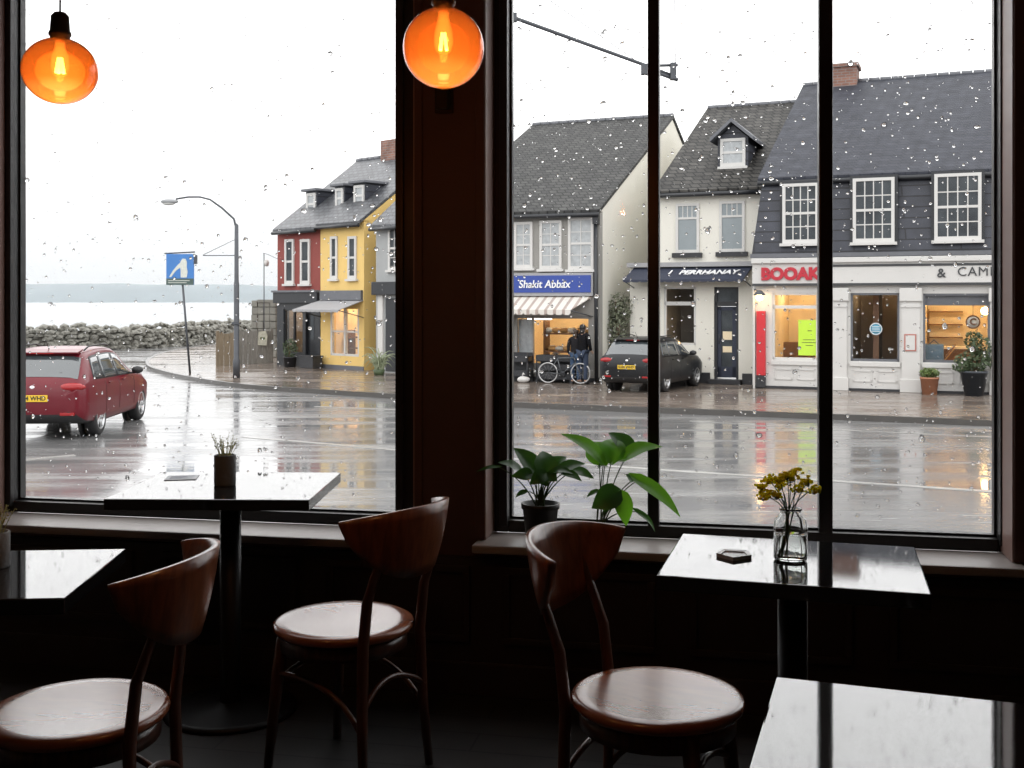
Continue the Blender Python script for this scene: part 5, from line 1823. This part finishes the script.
def person(label, loc, yaw, s, jacket, trousers, hair, lean=0.0, arm=0):
    r = thing('person', label, 'person', loc, yaw, None); r.scale = (s, s, s)
    # facing +y (away from the cafe); standing 1.72 tall
    P = [(0, 0, .95), (0, .01, 1.12), (0, 0, 1.30), (0, 0, 1.43), (0, .0, 1.50), (0, .01, 1.58), (0, .015, 1.66),
         (.09, 0, .90), (.095, .01, .50), (.095, -.02, .09), (.10, .10, .04),
         (-.09, 0, .90), (-.10, .03, .50), (-.10, .0, .09), (-.105, .12, .04),
         (.18, 0, 1.41), (.23, -.01, 1.15), (.20, .12, .97) if arm else (.23, .05, .93), (.19, .19, .95) if arm else (.225, .08, .86),
         (-.18, 0, 1.41), (-.23, -.01, 1.15), (-.22, .06, .93), (-.215, .09, .86)]
    E = [(0, 1), (1, 2), (2, 3), (3, 4), (4, 5), (5, 6), (0, 7), (7, 8), (8, 9), (9, 10), (0, 11), (11, 12), (12, 13), (13, 14), (3, 15), (15, 16), (16, 17), (17, 18), (3, 19), (19, 20), (20, 21), (21, 22)]
    Rr = [.125, .115, .13, .085, .05, .085, .075, .085, .06, .042, .034, .085, .06, .042, .034, .058, .044, .032, .022, .058, .044, .032, .022]
    skin = M('person_skin', (.50, .31, .22), .6, var=(20, .1))
    body = link_mesh('body', skin_mesh(P, E, Rr, 1), skin, r)
    for sgn, base in ((1, Vector(P[18])), (-1, Vector(P[22]))):
        h = MB()
        for k in range(4):
            o = base + Vector(((k - 1.5) * .016, .01, 0))
            h.tube([o, o + Vector((0, .02, -.045)), o + Vector((0, .035, -.075 + abs(k - 1.3) * .008))], [.011, .009, .006], 6)
        o = base + Vector((-sgn * .03, .02, .01)); h.tube([o, o + Vector((-sgn * .015, .03, -.03))], [.011, .007], 6)
        h.build('hand_fingers', skin, body)
    f = MB().blob((0, .095, 1.60), (.014, .022, .018), 1).blob((.03, .075, 1.63), .010, 1).blob((-.03, .075, 1.63), .010, 1).blob((0, .082, 1.56), (.022, .010, .007), 1).blob((.082, .01, 1.60), (.012, .02, .03), 1).blob((-.082, .01, 1.60), (.012, .02, .03), 1)
    f.build('face_features', skin, body)
    JP = [(0, 0, .86), (0, .01, 1.02), (0, .01, 1.15), (0, 0, 1.32), (0, 0, 1.44), (.18, 0, 1.41), (.23, -.01, 1.15), P[17], (-.18, 0, 1.41), (-.23, -.01, 1.15), P[21]]
    JE = [(0, 1), (1, 2), (2, 3), (3, 4), (4, 5), (5, 6), (6, 7), (4, 8), (8, 9), (9, 10)]
    link_mesh('jacket', skin_mesh(JP, JE, [(.17, .135), (.165, .13), (.165, .13), (.175, .13), .085, .075, .058, .045, .075, .058, .045], 1), jacket, r)
    TP = [(0, 0, .94), P[7], P[8], (P[9][0], P[9][1], .10), P[11], P[12], (P[13][0], P[13][1], .10)]
    link_mesh('trousers', skin_mesh(TP, [(0, 1), (1, 2), (2, 3), (0, 4), (4, 5), (5, 6)], [.13, .098, .074, .062, .098, .074, .062], 1), trousers, r)
    for q in (10, 14):
        MB().blob((P[q][0], P[q][1] - .04, .045), (.05, .135, .05), 2).build('shoe', m_plinth, r)
    MB().blob((0, -.012, 1.645), (.098, .105, .10), 2, .03).blob((0, -.04, 1.54), (.085, .06, .11), 2, .05).build('hair', hair, r)
    return r


m_jkt = M('black_jacket', (.010, .010, .012), .9, spec=.1, var=(12, .3))
m_jkt2 = M('charcoal_jacket', (.020, .019, .021), .9, spec=.1, var=(12, .3))
m_jean = M('blue_denim', (.045, .085, .16), .8, var=(30, .3))
m_jean2 = M('dark_denim', (.03, .045, .08), .8, var=(30, .3))
m_hair1 = M('black_hair', (.012, .010, .009), .5, var=(40, .3))
m_hair2 = M('brown_hair', (.05, .03, .018), .5, var=(40, .3))
p = FA.world(FA.u(583, -.62), -.62)
person('person in black jacket and dark jeans facing the bakery window, taller one', (p.x, p.y, PAVE), FA.a - .25, .90, m_jkt, m_jean2, m_hair1, arm=1)
p = FA.world(FA.u(575.5, -.58), -.58)
person('person in charcoal jacket and blue jeans beside the taller one at the bakery', (p.x, p.y, PAVE), FA.a + .15, .83, m_jkt2, m_jean, m_hair2)


# ------------------------------------------------------------------ cars
m_tyre = M('tyre_black', (.016, .016, .017), .65, var=(20, .2))
m_alloy = M('alloy_rim', (.55, .56, .57), .3, .7, var=(10, .1))
m_carglass = M('car_window_glass', (.055, .065, .07), .05, var=(2, .3), ior=2.1)
m_clad = M('black_car_plastic', (.018, .018, .019), .5, var=(10, .3))
m_tail = M('tail_lamp_red', (.30, .008, .010), .2, var=(20, .2))
m_plate = M('yellow_number_plate', (.80, .52, .03), .4, var=(20, .05))
m_chrome = M('car_chrome', (.6, .6, .6), .15, .9, var=(10, .05))
ST_ = [(-.82, .44, .62, .80, .58, .52, .82), (-.80, .38, .76, .86, .72, .66, .90), (-.72, .30, .845, .94, .80, .72, 1.00), (-.62, .27, .875, .97, .825, .72, 1.09), (-.45, .25, .885, .975, .835, .69, 1.26), (-.25, .23, .89, .975, .84, .65, 1.43), (-.10, .22, .89, .97, .845, .64, 1.475),
       (.4, .21, .89, .96, .845, .645, 1.51), (.9, .21, .885, .95, .845, .645, 1.515), (1.35, .21, .885, .945, .845, .635, 1.48), (1.7, .21, .885, .94, .84, .63, 1.38), (2.0, .21, .885, .935, .835, .66, 1.20),
       (2.28, .21, .885, .93, .825, .73, 1.01), (2.6, .21, .875, .91, .80, .72, .965), (2.9, .22, .85, .87, .76, .67, .91), (3.15, .25, .80, .80, .69, .58, .82), (3.28, .30, .70, .72, .60, .50, .74), (3.33, .38, .58, .66, .5, .42, .68)]


def st_at(x):
    s = ST_
    if x <= s[0][0]:
        return s[0]
    for i in range(len(s) - 1):
        if s[i][0] <= x <= s[i + 1][0]:
            t = (x - s[i][0]) / (s[i + 1][0] - s[i][0])
            a, b, c, d = s[max(i - 1, 0)], s[i], s[i + 1], s[min(i + 2, len(s) - 1)]
            out = [x]
            for k in range(1, 7):
                h = b[k] * (1 - t) + c[k] * t
                q = .5 * ((2 * b[k]) + (c[k] - a[k]) * t + (2 * a[k] - 5 * b[k] + 4 * c[k] - d[k]) * t * t + (3 * b[k] - a[k] - 3 * c[k] + d[k]) * t ** 3)
                out.append(.6 * h + .4 * q)
            return tuple(out)
    return s[-1]


def sect(x):
    _, zb, wm, zl, wl, wr, zt = st_at(x)
    return [(0, zb), (wm * .84, zb), (wm * .96, zb + .05), (wm * .99, zb + .17), (wm, .62), (wm * .995, zl - .13), (wl + .01, zl - .03), (wl, zl), (wr + .02, zt - .085), (wr - .02, zt - .04), (wr * .82, zt - .012), (wr * .45, zt), (0, zt + .004)]


def make_car(label, loc, heading, s, paint, group='cars on the street', sz=1.0):
    r = thing('car', label, 'car', loc, math.radians(heading), group); r.scale = (s, s, s * sz)
    xs = []
    for i in range(len(ST_) - 1):
        n = 2 if ST_[i + 1][0] - ST_[i][0] < .15 else 4
        xs += [ST_[i][0] + (ST_[i + 1][0] - ST_[i][0]) * k / n for k in range(n)]
    xs.append(ST_[-1][0])
    vs, fs, mi = [], [], []
    K = None
    for x in xs:
        h = sect(x)
        ring = [(x, y, z) for y, z in h] + [(x, -y, z) for y, z in h[-2:0:-1]]
        K = len(ring); vs += ring
    for i in range(len(xs) - 1):
        for k in range(K):
            k2 = (k + 1) % K
            fs.append((i * K + k, i * K + k2, (i + 1) * K + k2, (i + 1) * K + k))
            mi.append(1 if k < 2 or k >= K - 2 else 0)
    fs.append(list(range(K))); mi.append(0)
    fs.append(list(range((len(xs) - 1) * K, len(xs) * K))[::-1]); mi.append(1)
    m = MB()
    m.v = [Vector(v) for v in vs]; m.f = [list(f) for f in fs]; m.mi = mi; m.sm = [True] * len(fs)
    body = m.build('body_shell', [paint, m_clad], r)
    # cut the wheel openings
    cut = MB()
    for x in (0, 2.47):
        for y in (-1, 1):
            cut.lathe([(0, -.2), (.375, -.2), (.375, .2), (0, .2)], 28, mat=Matrix.Translation((x, y * .80, .325)) @ Matrix.Rotation(PI / 2, 4, 'X'), smooth=False)
    co = cut.build('cutter', m_clad)
    md = body.modifiers.new('b', 'BOOLEAN'); md.object = co; md.operation = 'DIFFERENCE'; md.solver = 'EXACT'
    dg = bpy.context.evaluated_depsgraph_get(); dg.update()
    me = bpy.data.meshes.new_from_object(body.evaluated_get(dg))
    body.modifiers.clear(); body.data = me
    cme = co.data; bpy.data.objects.remove(co); bpy.data.meshes.remove(cme)

    def side_panel(name, x0, x1, s0, s1, sx0=0.0, sx1=0.0, mat=None, o0=.002, o1=.009):
        """glass patch between belt line and roof edge on both flanks; sx shears the ends."""
        for sg in (-1, 1):
            N, Q = 8, 3
            v, f = [], []
            for off in (o0, o1):
                for j in range(Q + 1):
                    sv = s0 + (s1 - s0) * j / Q
                    for i in range(N + 1):
                        t = i / N
                        x = (x0 + sx0 * j / Q) * (1 - t) + (x1 + sx1 * j / Q) * t
                        h = sect(x)
                        y = h[7][0] + (h[8][0] - h[7][0]) * sv; z = h[7][1] + (h[8][1] - h[7][1]) * sv
                        v.append((x, sg * (y + off), z + off * .3))
            n = (N + 1) * (Q + 1)
            for j in range(Q):
                for i in range(N):
                    a = j * (N + 1) + i
                    f.append((a + n, a + n + 1, a + n + N + 2, a + n + N + 1)); f.append((a, a + N + 1, a + N + 2, a + 1))
            rim = [i for i in range(N + 1)] + [(j + 1) * (N + 1) + N for j in range(Q)] + [Q * (N + 1) + i for i in range(N - 1, -1, -1)] + [j * (N + 1) for j in range(Q - 1, 0, -1)]
            for i in range(len(rim)):
                a, b = rim[i], rim[(i + 1) % len(rim)]
                f.append((a, b, b + n, a + n))
            MB().add(v, f, 0, True).build(name, mat or m_carglass, r)

    side_panel('window_surround', -.27, 2.0, .02, .94, .20, -.50, m_clad, .0008, .003)
    side_panel('side_window', .30, 1.02, .08, .88, .05, -.03)
    side_panel('side_window', 1.09, 1.93, .08, .88, .0, -.42)
    side_panel('quarter_window', -.22, .24, .10, .86, .18, .05)

    def top_panel(name, x0, x1, wk, off=.006, mat=m_carglass):
        N, Q = 8, 10
        v, f = [], []
        for o_ in (.001, off):
            for i in range(N + 1):
                x = x0 + (x1 - x0) * i / N
                h = sect(x)[8:]
                hh = [(-y, z) for y, z in h[::-1][1:]][::-1]
                prof = sorted([(-y, z) for y, z in h] + [(y, z) for y, z in h[:-1]])
                wmax = h[0][0] * wk
                x2 = x0 + (x1 - x0) * i / N
                dzdx = (sect(min(x + .02, 3.3))[12][1] - sect(max(x - .02, -.8))[12][1]) / .04
                nl = math.hypot(1, dzdx)
                for j in range(Q + 1):
                    y = -wmax + 2 * wmax * j / Q
                    for a, b in zip(prof, prof[1:]):
                        if a[0] <= y <= b[0] + 1e-9:
                            z = a[1] + (b[1] - a[1]) * ((y - a[0]) / max(1e-9, b[0] - a[0])); break
                    v.append((x2 - dzdx / nl * o_, y, z + o_ / nl))
        n = (N + 1) * (Q + 1)
        for i in range(N):
            for j in range(Q):
                a = i * (Q + 1) + j
                f.append((n + a, n + a + 1, n + a + Q + 2, n + a + Q + 1)); f.append((a, a + Q + 1, a + Q + 2, a + 1))
        MB().add(v, f, 0, True).build(name, mat, r)

    top_panel('rear_window', -.66, -.30, .94)
    top_panel('windscreen', 1.62, 2.22, .94)
    for sg in (-1, 1):
        MB().blob((-.70, sg * .61, .885), (.125, .235, .08), 3).build('tail_lamp', m_tail, r)
        MB().blob((3.16, sg * .62, .74), (.12, .12, .07), 3).build('headlamp', m_carglass, r)
        mo = MB().blob((1.80, sg * .985, 1.02), (.08, .11, .075), 2).box(1.77, 1.83, min(sg * .83, sg * .93), max(sg * .83, sg * .93), .95, .98)
        mo.build('wing_mirror', m_clad, r)
        for x in (.42, 1.22):
            MB().box(x, x + .17, min(sg * .872, sg * .905), max(sg * .872, sg * .905), .875, .90, bev=.008).build('door_handle', m_chrome if sg > 0 else paint, r)
        MB().tube([(-.05, sg * .60, 1.475), (.15, sg * .61, 1.535), (1.0, sg * .61, 1.545), (1.25, sg * .60, 1.505)], .014, 6).build('roof_rail', m_clad, r)
        for x in (.27, 1.055, 1.96):
            h = sect(x)
            MB().tube([(x, sg * (h[q][0] + .0005), h[q][1]) for q in (6, 5, 4, 3)], .0045, 4).build('door_seam', m_clad, r)
        MB().box(-.835, -.80, sg * .58 - .12, sg * .58 + .12, .42, .47, bev=.008).build('reflector', m_tail, r)
    pb = MB().box(-.838, -.815, -.26, .26, .655, .765, bev=.004).build('number_plate', m_plate, r, 'yellow rear number plate')
    vs_, fs_ = text_mesh('SL04 WHD', .10, 0, .002, .002)
    MB().add(vs_, fs_, 0, False, Matrix.Translation((-.841, 0, .71)) @ Matrix.Rotation(-PI / 2, 4, 'Z')).build('plate_lettering', m_clad, pb)
    MB().lathe([(0, 0), (.05, 0), (.05, .012), (0, .02)], 20, mat=Matrix.Translation((-.79, 0, .875)) @ Matrix.Rotation(-PI / 2, 4, 'Y')).build('badge', m_chrome, r)
    MB().tube([(-.62, .02, 1.075), (-.60, -.25, 1.10), (-.585, -.42, 1.115)], .012, 5).build('rear_wiper', m_clad, r)
    MB().tube([(-.02, 0, 1.49), (-.20, 0, 1.66)], [.010, .004], 5).build('aerial', m_clad, r)
    sp_ = MB().prism([(-.36, 1.425), (-.10, 1.475), (-.10, 1.50), (-.37, 1.455)], 'y', -.60, .60).build('roof_spoiler', paint, r)
    MB().box(-.375, -.36, -.2, .2, 1.43, 1.445).build('brake_light', m_tail, sp_)
    for x in (0, 2.47):
        for sg in (-1, 1):
            T = Matrix.Translation((x, sg * .775, .325)) @ Matrix.Rotation(-sg * PI / 2, 4, 'X')
            w = MB().lathe([(.20, -.10), (.29, -.10), (.318, -.08), (.325, -.04), (.325, .04), (.318, .08), (.29, .10), (.215, .10), (.205, .06)], 36, mat=T).build('wheel', m_tyre, r)
            rim = MB().lathe([(.20, .06), (.222, .10), (.21, .105), (.195, .05), (.18, .03), (0, .025)], 36, mat=T)
            rim.build('rim', m_clad, w)
            spk = MB()
            for k in range(10):
                a = 2 * PI * (k // 2) / 5 + (.16 if k % 2 else -.16)
                c1 = (math.cos(a) * .05, math.sin(a) * .05, .085); c2 = (math.cos(a) * .205, math.sin(a) * .205, .088)
                spk.tube([c1, c2], [(.022, .014), (.018, .012)], 6, mat=T)
            spk.lathe([(.195, .06), (.222, .104), (.205, .104), (.19, .07)], 36, mat=T).lathe([(0, .10), (.05, .095), (.055, .05), (0, .05)], 16, mat=T)
            spk.build('alloy_spokes', m_alloy, w)
            MB().lathe([(0, .0), (.372, 0), (.372, -.02), (0, -.02)], 28, mat=Matrix.Translation((x, sg * .615, .325)) @ Matrix.Rotation(-sg * PI / 2, 4, 'X')).build('wheel_well', m_clad, r)
    return r


m_redcar = M('dark_red_car_paint', (.13, .006, .014), .3, spec=.3, coat=.22, var=(3, .12))
m_blackcar = M('black_car_paint', (.007, .008, .010), .3, spec=.3, coat=.15, var=(3, .2))
g = ground(95.5, 435)
hd = 93
hv = Vector((math.cos(math.radians(hd)), math.sin(math.radians(hd)), 0)); rv = Vector((hv.y, -hv.x, 0))
make_car('dark red hatchback parked on the wet road before the sea wall', g - rv * .78 * .98, hd, .98, m_redcar)
g = ground(664, 392, PAVE)
hd = 61; sc9 = .86
hv = Vector((math.cos(math.radians(hd)), math.sin(math.radians(hd)), 0)); rv = Vector((hv.y, -hv.x, 0))
make_car('black hatchback parked on the pavement in front of the pharmacy awning', g - rv * .78 * sc9, hd, sc9, m_blackcar)

# ================================================================== SKY, CAMERA, RENDER LOOK
wd = bpy.data.worlds.new('overcast_sky'); bpy.context.scene.world = wd
wd.use_nodes = True
nt = wd.node_tree; n, l = nt.nodes, nt.links
bg = n['Background']
tc = n.new('ShaderNodeTexCoord'); sp = n.new('ShaderNodeSeparateXYZ'); l.new(tc.outputs['Generated'], sp.inputs[0])
rp = n.new('ShaderNodeValToRGB'); l.new(sp.outputs['Z'], rp.inputs[0])
cr = rp.color_ramp
SKY = 2.6
for pos, v, tint in ((0.0, .82, (.955, .98, 1.0)), (1.0, 2.15, (1, 1, 1)), (.035, .92, (.965, .985, 1.0)), (.075, 1.3, (.98, .99, 1.0)), (.13, 2.1, (1, 1, 1)), (.22, 2.5, (1, 1, 1))):
    e = cr.elements[0] if pos == 0 else (cr.elements[1] if pos == 1 else cr.elements.new(pos))
    e.position = pos; e.color = (v / SKY * tint[0], v / SKY * tint[1], v / SKY * tint[2], 1)
l.new(rp.outputs[0], bg.inputs['Color']); bg.inputs['Strength'].default_value = SKY

cam = bpy.data.cameras.new('camera'); co = bpy.data.objects.new('camera', cam); C.objects.link(co)
co.location = (0, 0, CZ); co.rotation_euler = (PI / 2, 0, 0)
cam.sensor_width = 36; cam.lens = FPX / 1024 * 36; cam.shift_y = -(384 - HY) / 1024
cam.clip_start = .05; cam.clip_end = 6000
sc = bpy.context.scene
sc.camera = co
vs_ = sc.view_settings
vs_.view_transform = 'Standard'; vs_.look = 'None'; vs_.gamma = 1; vs_.exposure = 0.0; vs_.use_curve_mapping = False
cy = sc.cycles
cy.max_bounces = 10; cy.diffuse_bounces = 4; cy.glossy_bounces = 5; cy.transmission_bounces = 8; cy.transparent_max_bounces = 24; cy.volume_bounces = 1
cy.caustics_reflective = False
cy.sample_clamp_indirect = 6.0
cy.use_denoising = True
